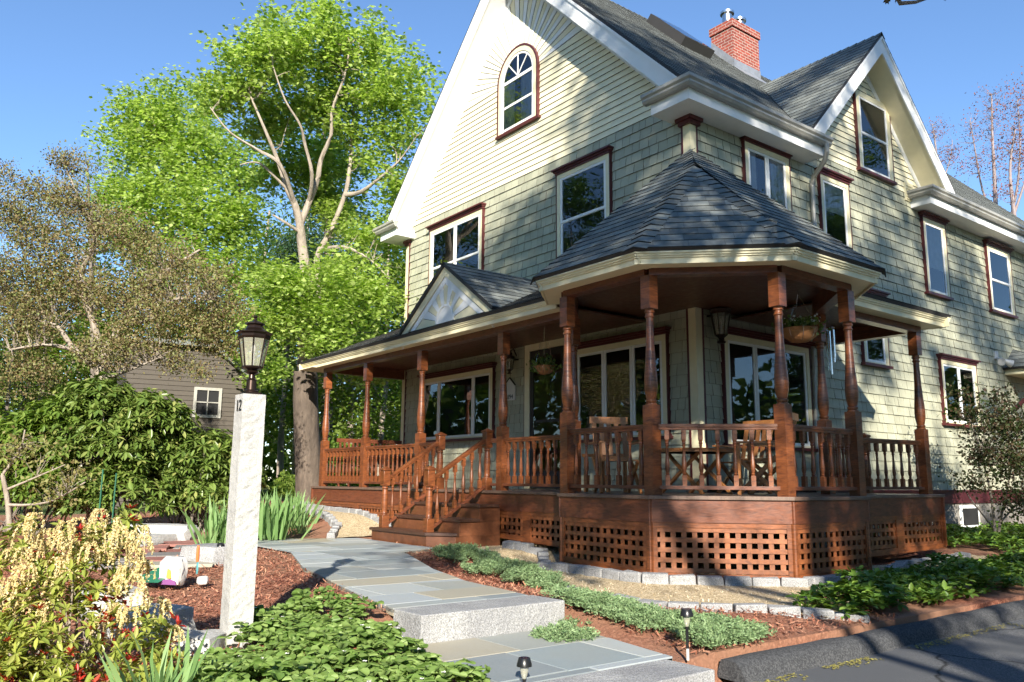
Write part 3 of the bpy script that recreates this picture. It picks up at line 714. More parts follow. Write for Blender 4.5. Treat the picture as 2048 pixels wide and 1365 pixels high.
# ---- windows
def curt(m_, u0, u1, v0, v1, w=.016):
    n = 14; P = []
    for i in range(n+1):
        u = u0+(u1-u0)*i/n; ww = w+.005*math.sin(i*1.9); P += [(u, v0, ww), (u, v1, ww)]
    m_.add(P, [(2*i, 2*i+2, 2*i+3, 2*i+1) for i in range(n)])
def window(T, u0, u1, v0, v1, lites=1, hung=False, crown=True, sill=True, curtain=None, mat_sash=white, split=None, lab=None, cas=.085, parent=None, cext=.07):
    parent = parent or H
    m_ = M(T); W0 = .068
    m_.box(u0, u0+cas, v0, v1, .0, W0); m_.box(u1-cas, u1, v0, v1, 0, W0); m_.box(u0+cas, u1-cas, v1-cas, v1, 0, W0); m_.box(u0+cas, u1-cas, v0, v0+.03, 0, W0)
    wn = m_.build('window', cream, parent)
    if lab: wn['label'] = lab
    m_ = M(T); m_.box(u0-.020, u0-.001, v0, v1+.0, 0, .075); m_.build('outer_bead', maroon, wn); m_ = M(T); m_.box(u1+.001, u1+.020, v0, v1, 0, .075); m_.build('outer_bead', maroon, wn)
    if crown:
        m_ = M(T); a, b = u0-cext, u1+cext
        m_.box(a+.04, b-.04, v1, v1+.04, 0, .09); m_.box(a+.02, b-.02, v1+.04, v1+.07, 0, .115); m_.box(a, b, v1+.07, v1+.10, 0, .15); m_.build('crown_moulding', maroon, wn)
    if sill:
        m_ = M(T); m_.box(u0-.055, u1+.055, v0-.05, v0-.001, 0, .105); m_.build('sill', maroon, wn)
    a, b, c, d = u0+cas+.001, u1-cas-.001, v0+.031, v1-cas-.001; fw_ = .05
    edges = [a+(b-a)*k/lites for k in range(lites+1)] if not split else [a+(b-a)*k for k in split]
    fr = M(T); gl = M(T); bkm = M(T); W1, W2 = .031, .055
    for l, r_ in zip(edges, edges[1:]):
        spans = [(c, (c+d)/2+.012, 0), ((c+d)/2-.022, d, .008)] if hung else [(c, d, 0)]
        for s0, s1, lift in spans:
            x0, x1 = l+.003, r_-.003
            fr.box(x0, x0+fw_, s0, s1, W1+lift, W2+lift); fr.box(x1-fw_, x1, s0, s1, W1+lift, W2+lift)
            fr.box(x0+fw_, x1-fw_, s0, s0+fw_*.85, W1+lift, W2+lift); fr.box(x0+fw_, x1-fw_, s1-fw_*.85, s1, W1+lift, W2+lift)
            gl.add([(x0+fw_, s0+.03, .045+lift), (x1-fw_, s0+.03, .045+lift), (x1-fw_, s1-.03, .045+lift), (x0+fw_, s1-.03, .045+lift)], [(0, 1, 2, 3)])
    fr.build('sash', mat_sash, wn); gl.build('pane', glass, wn, recalc=False)
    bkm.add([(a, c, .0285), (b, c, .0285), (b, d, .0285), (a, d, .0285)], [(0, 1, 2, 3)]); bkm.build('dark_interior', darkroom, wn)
    if curtain:
        m_ = M(T)
        for q0, q1, r0, r1 in curtain: curt(m_, a+(b-a)*q0, a+(b-a)*q1, c+(d-c)*r0, c+(d-c)*r1, .036)
        m_.build('curtain', curtainm, wn, recalc=False)
    return wn
# casings sit proud of the shingle butts
window(FF, -7.37, -5.36, 3.75, 5.47, 2, True, lab='paired double hung window on the second floor')
window(FF, -3.03, -1.68, 3.7, 5.46, 1, True, lab='single double hung window above the turret roof')
window(FF, -7.56, -4.93, .83, 2.15, split=(0, .245, .76, 1), lab='wide three light window left of the door')
window(FF, -2.6, -.52, .68, 2.2, 3, lab='three light window under the turret')
window(SF, .56, 2.76, .56, 2.2, 3, lab='three light window on the side wall under the turret')
window(SF, 1.26, 2.47, 4.42, 5.44, 2, curtain=((.02, .22, 0, 1), (.60, .99, 0, 1)), lab='two light window with white curtains')
window(SF, 3.40, 4.31, 3.85, 5.41, 1, curtain=((.0, 1, .62, 1),), lab='single light window with a half blind')
window(SF, 7.08, 8.02, 3.82, 5.38, 1, curtain=((0, 1, .35, 1),), lab='narrow window with a pale blind')
window(SF, 9.98, 11.2, 3.84, 5.34, 1, True, lab='double hung window near the right corner')
window(SF, 7.36, 8.9, 1.2, 2.48, 2, lab='two light window behind the shrub')
window(SF, 4.5, 5.34, 2.14, 3.42, 1, lab='tall stair window half hidden by the porch roof')
window(SF, 4.78, 6.02, 5.86, 7.46, 1, True, crown=False, lab='double hung window in the side gable', cas=.11)
# arched gable window
def arch_window():
    cx, zsill, zsp, r = -4.235, 6.84, 7.90, .635
    def ring(m_, r0, r1, w0, w1, n=22, legs=True):
        P = []
        for k in range(n+1):
            a = math.pi*k/n; P.append((math.cos(a), math.sin(a)))
        for (c0, s0), (c1, s1) in zip(P, P[1:]):
            m_.prism([(cx+r0*c0, zsp+r0*s0, w0), (cx+r1*c0, zsp+r1*s0, w0), (cx+r1*c1, zsp+r1*s1, w0), (cx+r0*c1, zsp+r0*s1, w0)], (0, 0, w1-w0))
        if legs:
            m_.box(cx-r1, cx-r0, zsill, zsp, w0, w1); m_.box(cx+r0, cx+r1, zsill, zsp, w0, w1)
    m_ = M(FF); ring(m_, r-.125, r-.026, .012, .07); m_.box(cx-r+.125, cx+r-.125, zsill, zsill+.03, .012, .05); wn = m_.build('window', cream, H); wn['label'] = 'round arched window in the sunburst gable'
    m_ = M(FF); ring(m_, r-.025, r+.012, .01, .08); m_.build('outer_bead', maroon, wn)
    m_ = M(FF); m_.box(cx-r-.05, cx+r+.05, zsill-.05, zsill-.001, .01, .09); m_.build('sill', maroon, wn)
    ri = r-.126; m_ = M(FF); ring(m_, ri-.05, ri, .03, .057)
    m_.box(cx-ri+.05, cx+ri-.05, zsp-.045, zsp+.02, .03, .060); m_.box(cx-ri+.05, cx+ri-.05, zsill+.031, zsill+.08, .03, .056); zm = (zsill+zsp)/2
    m_.box(cx-ri+.05, cx+ri-.05, zm-.03, zm+.02, .03, .058)
    for a in (50, 90, 130): m_.beam((cx, zsp+.02, .052), (cx+(ri-.03)*math.cos(R(a)), zsp+(ri-.03)*math.sin(R(a)), .052), .02, .012, (0, 0, 1))
    m_.build('sash', white, wn)
    n = 20; pts = [(cx-ri+.03, zsill+.05), (cx+ri-.03, zsill+.05)]+[(cx+(ri-.03)*math.cos(math.pi*k/n), zsp+(ri-.03)*math.sin(math.pi*k/n)) for k in range(n+1)]
    m_ = M(FF); m_.add([(p[0], p[1], .047) for p in pts], [tuple(range(len(pts)))]); m_.build('pane', glass, wn, recalc=False)
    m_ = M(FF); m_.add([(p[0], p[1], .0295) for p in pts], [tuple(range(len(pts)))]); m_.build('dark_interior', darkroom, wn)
    m_ = M(FF); curt(m_, cx-ri+.06, cx-.1, zsill+.1, zsp-.05, .038); curt(m_, cx+.1, cx+ri-.06, zsill+.1, zsp-.05, .038); m_.build('curtain', curtainm, wn, recalc=False)
arch_window()
# basement window, vent, meter box
b = M(SF); b.box(7.75, 8.55, -.85, -.40, .0, .04); bw = b.build('basement_window', white, H); b = M(SF); b.add([(7.82, -.79, .045), (8.48, -.79, .045), (8.48, -.46, .045), (7.82, -.46, .045)], [(0, 1, 2, 3)]); b.build('pane', darkroom, bw)
b = M(SF); b.box(6.5, 6.82, 5.62, 6.0, .01, .04)
for k in range(6): b.box(6.53, 6.79, 5.65+k*.055, 5.665+k*.055, .04, .055)
b.build('gable_vent', cream, H)
b = M(SF); b.box(7.95, 8.25, .0, .28, .01, .03); b.build('wall_hatch', sage, H)
# front door
d_ = M(FF); d_.box(-3.94, -3.80, -.13, 2.47, 0, .07); d_.box(-2.84, -2.70, -.13, 2.47, 0, .07); d_.box(-3.80, -2.84, 2.33, 2.47, 0, .07)
door = d_.build('front_door', cream, H)
d_ = M(FF); d_.box(-3.975, -3.942, -.13, 2.47, 0, .055); d_.box(-2.698, -2.665, -.13, 2.47, 0, .055); d_.box(-4.04, -2.60, 2.471, 2.58, 0, .10); d_.box(-4.06, -2.58, 2.58, 2.61, 0, .13); d_.build('crown_moulding', maroon, door)
d_ = M(FF); d_.box(-3.795, -3.70, -.12, 2.325, .03, .055); d_.box(-2.94, -2.845, -.12, 2.325, .03, .055); d_.box(-3.70, -2.94, 2.2, 2.325, .03, .055); d_.box(-3.70, -2.94, -.12, .18, .03, .055); d_.box(-3.70, -2.94, 1.02, 1.07, .03, .055); d_.build('storm_door_frame', black_edge, door)
d_ = M(FF); d_.add([(-3.7, .18, .045), (-2.94, .18, .045), (-2.94, 2.2, .045), (-3.7, 2.2, .045)], [(0, 1, 2, 3)]); d_.build('pane', glass, door, recalc=False)
d_ = M(FF); d_.add([(-3.7, .1, .032), (-2.94, .1, .032), (-2.94, 2.3, .032), (-3.7, 2.3, .032)], [(0, 1, 2, 3)]); d_.build('inner_door_leaf', wood('dark_door_wood', (.04, .018, .008), (.09, .035, .014)), door)
d_ = M(FF); d_.tube([(-3.66, .95, .04), (-3.66, .95, .07), (-3.66, 1.12, .07), (-3.66, 1.12, .04)], .008, 6); d_.build('handle', steel, door)
# chimney
ch = M(); X0, X1, Y0, Y1, Z0, Z1 = -4.05, -3.42, 5.78, 6.8, 9.3, 10.95
def brickbox(m_, x0, x1, y0, y1, z0, z1):
    for a, b, uu in (((x0, y0), (x1, y0), 0), ((x1, y0), (x1, y1), x1-x0), ((x1, y1), (x0, y1), 0), ((x0, y1), (x0, y0), 0)):
        L = math.hypot(b[0]-a[0], b[1]-a[1]); m_.add([(*a, z0), (*b, z0), (*b, z1), (*a, z1)], [(0, 1, 2, 3)], [[(uu, z0), (uu+L, z0), (uu+L, z1), (uu, z1)]])
    m_.add([(x0, y0, z1), (x1, y0, z1), (x1, y1, z1), (x0, y1, z1)], [(0, 1, 2, 3)], [[(0, 0), (1, 0), (1, 1), (0, 1)]])
brickbox(ch, X0, X1, Y0, Y1, Z0, Z1); brickbox(ch, X0-.035, X1+.035, Y0-.035, Y1+.035, Z1-.19, Z1); 
chim = ch.build('chimney', brick, H, recalc=False)
c2 = M(); c2.prism([(X1+.012, Y0-.012, 9.62), (X1+.012, Y1+.012, 9.62), (X1+.012, Y1+.012, 9.92), (X1+.012, Y0-.012, 9.92)], (-.01, 0, 0)); c2.prism([(X1+.012, Y0-.014, 9.60), (X1+.012, Y0-.014, 9.92), (X0, Y0-.014, 10.62), (X0, Y0-.014, 10.4)], (0, .01, 0))
c2.prism([(X1+.30, Y0-.02, rzf(X1+.30)+.02), (X1+.30, Y1+.05, rzf(X1+.3)+.02), (X1, Y1+.05, rzf(X1)+.02), (X1, Y0-.02, rzf(X1)+.02)], (0, 0, .012))
c2.build('lead_flashing', leadm, chim)
for px_, h_ in ((Y0+.25, .40), (Y0+.72, .38)):
    c2 = M(); c2.lathe([(.125, 0), (.125, h_-.05), (.17, h_-.05), (.175, h_), (.165, h_), (.11, h_-.005)], (-3.74, px_, Z1), 18); c2.build('flue_cap', steel, chim, smooth=40)
# skylights on the main roof
def skyl(y0, y1, x0, x1, h=.2):
    n = Vector((SL, 0, 1)).normalized()
    P = [Vector((x, y, rzf(x))) for x, y in ((x1, y0), (x1, y1), (x0, y1), (x0, y0))]
    m_ = M(); m_.prism(P, n*h); s_ = m_.build('skylight', black_edge, H)
    def q(a, b): return P[0]*(1-a)*(1-b)+P[1]*a*(1-b)+P[2]*a*b+P[3]*(1-a)*b+n*(h+.004)
    m_ = M(); m_.add([q(.08, .08), q(.92, .08), q(.92, .92), q(.08, .92)], [(0, 1, 2, 3)]); g_ = m_.build('pane', glass, s_)
skyl(3.1, 4.05, -3.7, -2.75)
# entry hood at the far right of the side wall
eh = M(SF); eh.prism([(10.45, 2.42, 0), (12.4, 2.42, 0), (12.4, 2.55, 0), (10.45, 2.55, 0)], (0, 0, .95)); hood = eh.build('entry_hood', cream, H)
roof_part('hood_roof', [([(1.0, 10.35, 2.56), (1.0, 12.5, 2.56), (.02, 12.5, 3.05), (.02, 11.0, 3.05)], (0, 1, 0)), ([(1.0, 10.35, 2.56), (.02, 11.0, 3.05), (.02, 10.35, 2.56)], (1, 0, 0))], hood)
eh = M(); eh.beam((.9, 10.6, 2.42), (.04, 10.6, 1.6), .07, .07); eh.build('bracket', maroon_d, hood)

# =================================================================== PORCH
P_ = thing('wraparound_porch', 'stained red wood wraparound porch with turned posts and octagonal corner turret', 'porch', (0, -1, -1))
ZD = -.14
O13 = octv(.13); OE = [(-8.62, -.001), (-8.62, -2.05), (-.614, -2.05), O13[0], O13[1], O13[2], O13[3], (1.95, .53), (1.95, 3.05), (.046, 3.05), (.046, -.04), (-.04, -.04)]
OE[0] = (-8.62, -.04)
m_ = M(); m_.prism([(x, y, ZD-.04) for x, y in OE], (0, 0, .04)); m_.build('deck_floor', deckfl, P_, bevel=.004)
EDGE = OE[1:9]
# band boards and lattice skirts
def inset(p, q, d):
    dx, dy = q[0]-p[0], q[1]-p[1]; L = math.hypot(dx, dy); return (-dy/L*d, dx/L*d)
def lattice(p, q, zb0, zb1, zt=-.42, nm_='lattice_panel'):
    L = math.hypot(q[0]-p[0], q[1]-p[1]); ux, uy = (q[0]-p[0])/L, (q[1]-p[1])/L; ox, oy = uy, -ux   # outward on the right-hand side when walking p->q reversed below
    nx, ny = -uy, ux                                                # inward
    T = lambda s: (p[0]+ux*s[0]+nx*s[2], p[1]+uy*s[0]+ny*s[2], s[1])
    zb = lambda s: zb0+(zb1-zb0)*s/L
    fr = M(T)
    fw_ = .085
    fr.prism([(0, zb(0), .0), (fw_, zb(fw_), .0), (fw_, zt, 0), (0, zt, 0)], (0, 0, .03)); fr.prism([(L-fw_, zb(L-fw_), 0), (L, zb(L), 0), (L, zt, 0), (L-fw_, zt, 0)], (0, 0, .03))
    fr.prism([(fw_, zt-.055, .003), (L-fw_, zt-.055, .003), (L-fw_, zt, .003), (fw_, zt, .003)], (0, 0, .025))
    fr.prism([(fw_, zb(fw_), .003), (L-fw_, zb(L-fw_), .003), (L-fw_, zb(L-fw_)+.075, .003), (fw_, zb(fw_)+.075, .003)], (0, 0, .025))
    o = fr.build(nm_, deckw, P_)
    sl = M(T); s = fw_+.03
    while s < L-fw_-.02:
        sl.box(s, s+.052, zb(s)+.03, zt-.02, .026, .036); s += .112
    z = zt-.10
    while z > max(zb0, zb1)-.12:
        c = [(fw_+.001, z), (L-fw_-.001, z), (L-fw_-.001, z+.048), (fw_+.001, z+.048)]
        # keep slats above the sloping bottom rail
        c = clip(c, (zb1-zb0)/L, -1, -(zb0+.05))
        if len(c) > 2: sl.prism([(a, b, .014) for a, b in c], (0, 0, .0115))
        z -= .105
    sl.build('slats', latw, o)
def edge(p, q, zb0, zb1, cuts=(0, 1), ins=.03):
    nx, ny = inset(p, q, ins)
    nx, ny = nx, ny
    a = (p[0]+nx, p[1]+ny); b = (q[0]+nx, q[1]+ny)
    L = math.hypot(b[0]-a[0], b[1]-a[1]); ux, uy = (b[0]-a[0])/L, (b[1]-a[1])/L; n2 = (-uy, ux)
    m_ = M(); m_.prism([(a[0], a[1], -.42), (b[0], b[1], -.42), (b[0]+n2[0]*.035, b[1]+n2[1]*.035, -.42), (a[0]+n2[0]*.035, a[1]+n2[1]*.035, -.42)], (0, 0, .238))
    m_.build('band_board', bandw, P_)
    for c0, c1 in zip(cuts, cuts[1:]):
        P = lambda c: (a[0]+(b[0]-a[0])*c+n2[0]*.012, a[1]+(b[1]-a[1])*c+n2[1]*.012)
        lattice(P(c0), P(c1), zb0+(zb1-zb0)*c0, zb0+(zb1-zb0)*c1)
edge(EDGE[0], EDGE[1], -.60, -.86, (0, .25, .5, .78, .9, 1.))
for i, (z0, z1, c) in enumerate([(-.88, -.94, (0, 1)), (-.945, -1.02, (0, 1)), (-1.02, -1.02, (0, 1)), (-1.02, -.99, (0, 1)), (-.98, -.94, (0, 1)), (-.93, -.90, (0, .5, 1))]):
    edge(EDGE[i+1], EDGE[i+2], z0, z1, c)
edge((-8.62, -.04), (-8.62, -2.05), -.6, -.6); edge((1.95, 3.05), (.05, 3.05), -.86, -.86)
dk_ = M(); dk_.box(-8.2, -.3, -1.5, -.3, -.9, -.88)
# posts
ZBM = 2.24
def turned_post_mesh(z0, z1, lowtop=.80, uph=.34):
    m_ = M(); w = .068
    m_.box(-w, w, -w, w, z0, lowtop); m_.prism([(-w, -w, lowtop), (w, -w, lowtop), (w, w, lowtop), (-w, w, lowtop)], (0, 0, .0001))
    zu = z1-uph; L = zu-lowtop
    pr = [(.066, 0), (.066, .012), (.052, .02), (.062, .035), (.062, .05), (.05, .06), (.056, .075), (.072, .15), (.075, .22), (.070, .32), (.058, .45), (.048, .62), (.043, .80), (.043, .905), (.055, .915), (.055, .925), (.045, .935), (.045, .955), (.058, .965), (.058, .975), (.050, .985), (.052, 1)]
    m_.lathe([(r_, lowtop+k*L) for r_, k in pr], n=20)
    m_.box(-w, w, -w, w, zu, z1)
    return m_
POSTS = [(-8.45, -1.85), (-6.62, -1.85), (-4.58, -1.85), (-2.2, -1.85)]
OV = octv(0)
GP = [OV[0], OV[1], OV[2], OV[3], OV[4], OV[5]]
proto = turned_post_mesh(ZD, ZBM).build('post', deckw, None, smooth=35, bevel=.006)
proto.parent = P_
def place(o, x, y, z=0, rz=0, parent=P_): 
    off = Vector((0, 0, 0)); q = parent
    while q is not None: off += q.location; q = q.parent
    o.location = Vector((x, y, z))-off; o.rotation_euler[2] = rz
place(proto, *POSTS[0])
def dup(o, x, y, z=0, rz=0, parent=P_):
    c = o.copy(); COL.objects.link(c); c.parent = parent; place(c, x, y, z, rz, parent); return c
for p in POSTS[1:]+[(1.75, 2.9)]: dup(proto, *p)
g0 = turned_post_mesh(ZD, ZBM+.06, .84, .38).build('turret_post', deckw, None, smooth=35, bevel=.006); g0.parent = P_
place(g0, *GP[0])
for p in GP[1:]: dup(g0, *p)
# beams
def beams(pts, z0, z1, w, nm_='beam'):
    for a, b in zip(pts, pts[1:]):
        m_ = M(); A, B = Vector((*a, (z0+z1)/2)), Vector((*b, (z0+z1)/2)); m_.beam(A, B, w, z1-z0); m_.build(nm_, bandw, P_)  # darker stain than the posts, standing in for shade below the fascia
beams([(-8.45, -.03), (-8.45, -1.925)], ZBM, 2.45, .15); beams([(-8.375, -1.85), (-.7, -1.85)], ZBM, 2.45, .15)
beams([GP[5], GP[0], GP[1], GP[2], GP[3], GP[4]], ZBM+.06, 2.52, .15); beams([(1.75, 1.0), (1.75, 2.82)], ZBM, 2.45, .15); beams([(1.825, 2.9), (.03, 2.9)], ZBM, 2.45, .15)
# ceilings
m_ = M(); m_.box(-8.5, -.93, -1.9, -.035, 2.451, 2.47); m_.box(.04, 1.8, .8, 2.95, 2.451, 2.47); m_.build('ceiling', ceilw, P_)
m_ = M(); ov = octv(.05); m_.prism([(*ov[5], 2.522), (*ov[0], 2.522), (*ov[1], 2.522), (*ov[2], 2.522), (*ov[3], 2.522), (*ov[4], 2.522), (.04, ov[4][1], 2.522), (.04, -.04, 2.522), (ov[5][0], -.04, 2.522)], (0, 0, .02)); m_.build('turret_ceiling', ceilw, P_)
# railings
def baluster_mesh():
    m_ = M(); a = .0245
    m_.box(-a, a, -a, a, 0, .12); m_.box(-a, a, -a, a, .54, .655)
    pr = [(.018, .12), (.012, .13), (.018, .14), (.012, .15), (.017, .175), (.021, .21), (.018, .27), (.013, .37), (.0105, .46), (.015, .47), (.011, .48), (.018, .50), (.013, .515), (.018, .53), (.018, .54)]
    m_.lathe([(q_*1.3, z_) for q_, z_ in pr], n=10); return m_
bal0 = None
def railing(a, b, n, za=ZD, zb=ZD, nm_='railing', htop=.77):
    """rails from a to b with n balusters; slopes when za != zb"""
    global bal0
    A, B = Vector((*a, 0)), Vector((*b, 0)); d = (B-A); L = d.length; d.normalize()
    m_ = M(); A0, B0 = Vector((*a, za)), Vector((*b, zb)); up = Vector((0, 0, 1))
    for z, w, h in ((htop-.018, .075, .036), (htop-.050, .055, .028)): m_.beam(A0+up*z, B0+up*z, w, h)
    o = m_.build(nm_, deckw, P_, bevel=.004)
    m_ = M(); m_.beam(A0+up*.085, B0+up*.085, .075, .04); m_.build('bottom_rail', bandw, o, bevel=.003)
    for i in range(n):
        t = (i+.5)/n; p = A0.lerp(B0, t)
        if bal0 is None:
            bal0 = baluster_mesh().build('baluster', deckw, None, smooth=35); c = bal0
        else: c = bal0.copy(); COL.objects.link(c)
        c.parent = o; c.location = Vector((p.x, p.y, p.z+.105))-P_.location; c.scale[2] = (htop-.064-.105)/.655
        c.rotation_euler[2] = math.atan2(d.y, d.x)
def between(p, q, g=.068):
    d = Vector((q[0]-p[0], q[1]-p[1])); L = d.length; d.normalize(); return (p[0]+d.x*g, p[1]+d.y*g), (q[0]-d.x*g, q[1]-d.y*g)
railing(*between(POSTS[0], POSTS[1]), 11); railing(*between(POSTS[1], POSTS[2]), 12)
railing((-4.51, -1.88), (-3.82, -1.92), 4); railing((-2.37, -1.93), (-2.27, -1.88), 0)
railing(*between(POSTS[3], (GP[0][0]-.75, -1.85)), 9)
railing(*between(GP[0], GP[1]), 7); railing(*between(GP[1], GP[2]), 7); railing(*between(GP[2], GP[3]), 7)
railing(*between(GP[4], (1.75, 2.9)), 11); railing(*between(GP[3], GP[4]), 4)
railing((-8.47, -1.78), (-8.47, -.05), 10)
# roofs of the porch
rs = .436
def wz(y): return 2.50+rs*(y+2.22)
zt_ = wz(-.0)
ZT = 2.52; OEV = octv(.40); am = (4.27-ZT)/(OCT_C[1]-OEV[0][1])
AP = Vector((OCT_C[0], OCT_C[1], 4.27))
# turret planes: the front and right planes run up to the walls and meet on a ridge rising to the house corner
P1 = Vector((.03, -.03, ZT+am*(-.03-OEV[0][1])))
AP = Vector((OCT_C[0], OCT_C[1], ZT+am*(OCT_C[1]-OEV[0][1])))
V = [Vector((x, y, ZT)) for x, y in OEV]
WL = Vector((-2.35, -.03, 3.42)); WRt = Vector((.03, 2.30, 3.42))
V7 = Vector((-1.75, -1.35, 2.62)); V6 = Vector((1.35, 1.62, 2.62))
def plane_z(a, b, c, x, y):
    n = (b-a).cross(c-a); return a.z-(n.x*(x-a.x)+n.y*(y-a.y))/n.z
# back planes: slope away from the walls behind the outer hips
P1L = P1.copy(); P1R = P1.copy()
tur = [([V[0], V[1], AP, P1], (1, 0, 0)), ([V[1], V[2], AP], (1, 1, 0)), ([V[2], V[3], P1, AP], (0, 1, 0))]
dL = Vector((-1, 1, 0)).normalized()
A5 = V[0]+Vector((-.86, .86, 0)); A6 = V[3]+Vector((-.86, .86, 0))
tr_o = roof_part('turret_roof', tur, P_, e=.17, t=.008)
bkL = M(); 
roof_part('turret_back_roof', [([V[0], P1, A5], (1, -1, 0)), ([V[3], A6, P1], (1, -1, 0))], P_, e=.185)
hp = M()
def hipcap(a, b, n1, n2, **k): ridge_caps(hp, a, b, s1=n1, s2=n2, **k)
sF = Vector((0, -1, -am)); sR = Vector((1, 0, -am)); sD = Vector((1, -1, -am*1.414))
hx = lambda a, b: (Vector(b)-Vector(a)).normalized()
def side(a, b, toward):
    """direction in the roof plane perpendicular to edge a-b toward a point of the plane"""
    d = hx(a, b); t = Vector(toward)-Vector(a); t = t-d*t.dot(d); return t.normalized()
hipcap(V[1], AP, side(V[1], AP, V[0]), side(V[1], AP, V[2])); hipcap(V[2], AP, side(V[2], AP, V[1]), side(V[2], AP, V[3]))
hipcap(V[0], P1, side(V[0], P1, V[1]), side(V[0], P1, A5)); hipcap(V[3], P1, side(V[3], P1, V[2]), side(V[3], P1, A6)); hipcap(AP, P1, side(AP, P1, V[0]), side(AP, P1, V[3]))
hp.build('hip_cap', asphalt_roof, tr_o, recalc=False)
# wing roofs (hipped at their free ends)
wx0 = -9.22; ye = -2.22
front = [(wx0, ye, 2.50), (-.55, ye, 2.50), (-.55, -.03, wz(-.03)), (-8.40, -.03, wz(-.03)), ]
gxl, gxr, gap_, gyp = -4.98, -2.14, 3.60, -2.02
roof_part('front_wing_roof', [(front, (1, 0, 0)), ([(wx0, ye, 2.50), (-8.40, -.03, wz(-.03)), (wx0, -.03, 2.50)], (0, 1, 0))], P_)
roof_part('side_wing_roof', [([(2.13, .2, 2.50), (2.13, 3.3, 2.50), (.03, 2.2, 3.42), (.03, .2, 3.42)], (0, 1, 0)), ([(2.13, 3.3, 2.50), (.03, 3.3, 2.50), (.03, 2.2, 3.42)], (1, 0, 0))], P_)
# cream fascias with a crown strip, and soffits
def fascia(path, zb, zt, inn, nm_='fascia'):
    """path of outer roof-edge points; board set back by inn"""
    for a, b in zip(path, path[1:]):
        a2, b2 = Vector((*a, 0)), Vector((*b, 0)); d = (b2-a2).normalized(); n = Vector((-d.y, d.x, 0))
        m_ = M(); hh = zt-zb
        for off, z0, z1, th in ((inn, zb, zt, .02), (inn-.018, zb+hh*.50, zb+hh*.66, .018), (inn-.036, zb+hh*.66, zb+hh*.85, .036), (inn-.055, zb+hh*.85, zt-.002, .055)):
            k = off*.41
            p = [a2+n*off-d*0, b2+n*off, b2+n*(off+th), a2+n*(off+th)]
            m_.prism([(q.x, q.y, z0) for q in p], (0, 0, z1-z0))
        m_.build(nm_, cream, P_)
fascia([(wx0, -.05), (wx0, ye), (-.62, ye)], 2.33, 2.47, .075); fascia([(2.13, .55), (2.13, 3.3), (.05, 3.3)], 2.33, 2.47, .075)
OF = octv(.40); fascia([(OF[0][0]-.62, OF[0][1]+.62), OF[0], OF[1], OF[2], OF[3], (OF[3][0]-.62, OF[3][1]+.62)], 2.36, 2.49, .075)
sf = M()
def strip(path, wi, z):
    for a, b in zip(path, path[1:]):
        a2, b2 = Vector((*a, z)), Vector((*b, z)); d = (b2-a2).normalized(); n = Vector((-d.y, d.x, 0)); sf.prism([a2+n*.08, b2+n*.08, b2+n*wi, a2+n*wi], (0, 0, .012))
strip([(wx0, -.05), (wx0, ye)], .80, 2.335); strip([(wx0+.08, ye), (-.62, ye)], .30, 2.3385); strip([(2.13, .55), (2.13, 3.3)], .30, 2.335); strip([(2.05, 3.3), (.05, 3.3)], .33, 2.3385)
for k_, (a, b) in enumerate(zip([(OF[0][0]-.62, OF[0][1]+.62)]+OF[:4], OF[:4]+[(OF[3][0]-.62, OF[3][1]+.62)])): strip([a, b], .36, 2.372+.0032*k_)
sf.build('soffit', cream, P_)
# small decorative gable over the stairs
gm = M(FF); cx = (gxl+gxr)/2; wb = -gyp
zf = wz(gyp)+.02
roof_part('stair_gable_roof', [([(cx, gyp-.10, gap_), (cx, -.03, gap_), (gxr, -.03, zf), (gxr, gyp-.10, zf)], (0, 1, 0)), ([(cx, gyp-.10, gap_), (cx, -.03, gap_), (gxl, -.03, zf), (gxl, gyp-.10, zf)], (0, 1, 0))], P_)
gm.prism([(gxl+.05, zf-.1, wb), (gxr-.05, zf-.1, wb), (gxr-.05, zf, wb), (cx, gap_-.06, wb), (gxl+.05, zf, wb)], (0, 0, .02)); gm.build('stair_gable_panel', backing, P_)
sl_ = (gap_-zf)/((gxr-gxl)/2)
bm_ = M(FF)
for s in (-1, 1):
    e0, e1 = (cx, gap_-.055), (cx+s*(gxr-cx), zf-.055)
    bm_.prism([(e0[0], e0[1], wb+.03), (e1[0], e1[1], wb+.03), (e1[0], e1[1]-.15, wb+.03), (e0[0], e0[1]-.17, wb+.03)], (0, 0, .03))
bm_.build('stair_gable_barge_board', cream, P_)
bm_ = M(FF)
for s in (-1, 1):
    e0, e1 = (cx, gap_-.23), (cx+s*(gxr-cx)*.97, zf-.21)
    bm_.prism([(e0[0], e0[1], wb+.022), (e1[0], e1[1], wb+.022), (e1[0], e1[1]-.10, wb+.022), (e0[0], e0[1]-.13, wb+.022)], (0, 0, .024))
n = 16; r0 = .24
bm_.prism([(cx+r0*math.cos(math.pi*k/n), zf-.02+r0*1.1*math.sin(math.pi*k/n), wb+.022) for k in range(n+1)], (0, 0, .02))
for k in range(n):
    a0, a1 = math.pi*k/n, math.pi*(k+1)/n; q = lambda a, r_: (cx+r_*math.cos(a), zf-.02+r_*1.1*math.sin(a), wb+.022); bm_.prism([q(a0, r0), q(a0, r0+.035), q(a1, r0+.035), q(a1, r0)], (0, 0, .034))
bm_.build('stair_gable_trim', white, P_)
sunburst(cx, zf-.03, FF, 0, .27, 13, [(sl_, 1, gap_-.30+sl_*cx), (-sl_, 1, gap_-.30-sl_*cx), (0, -1, -(zf-.03))], (cream, white), P_, wb+.021, ('stair_gable_cream_rays', 'stair_gable_white_rays'))

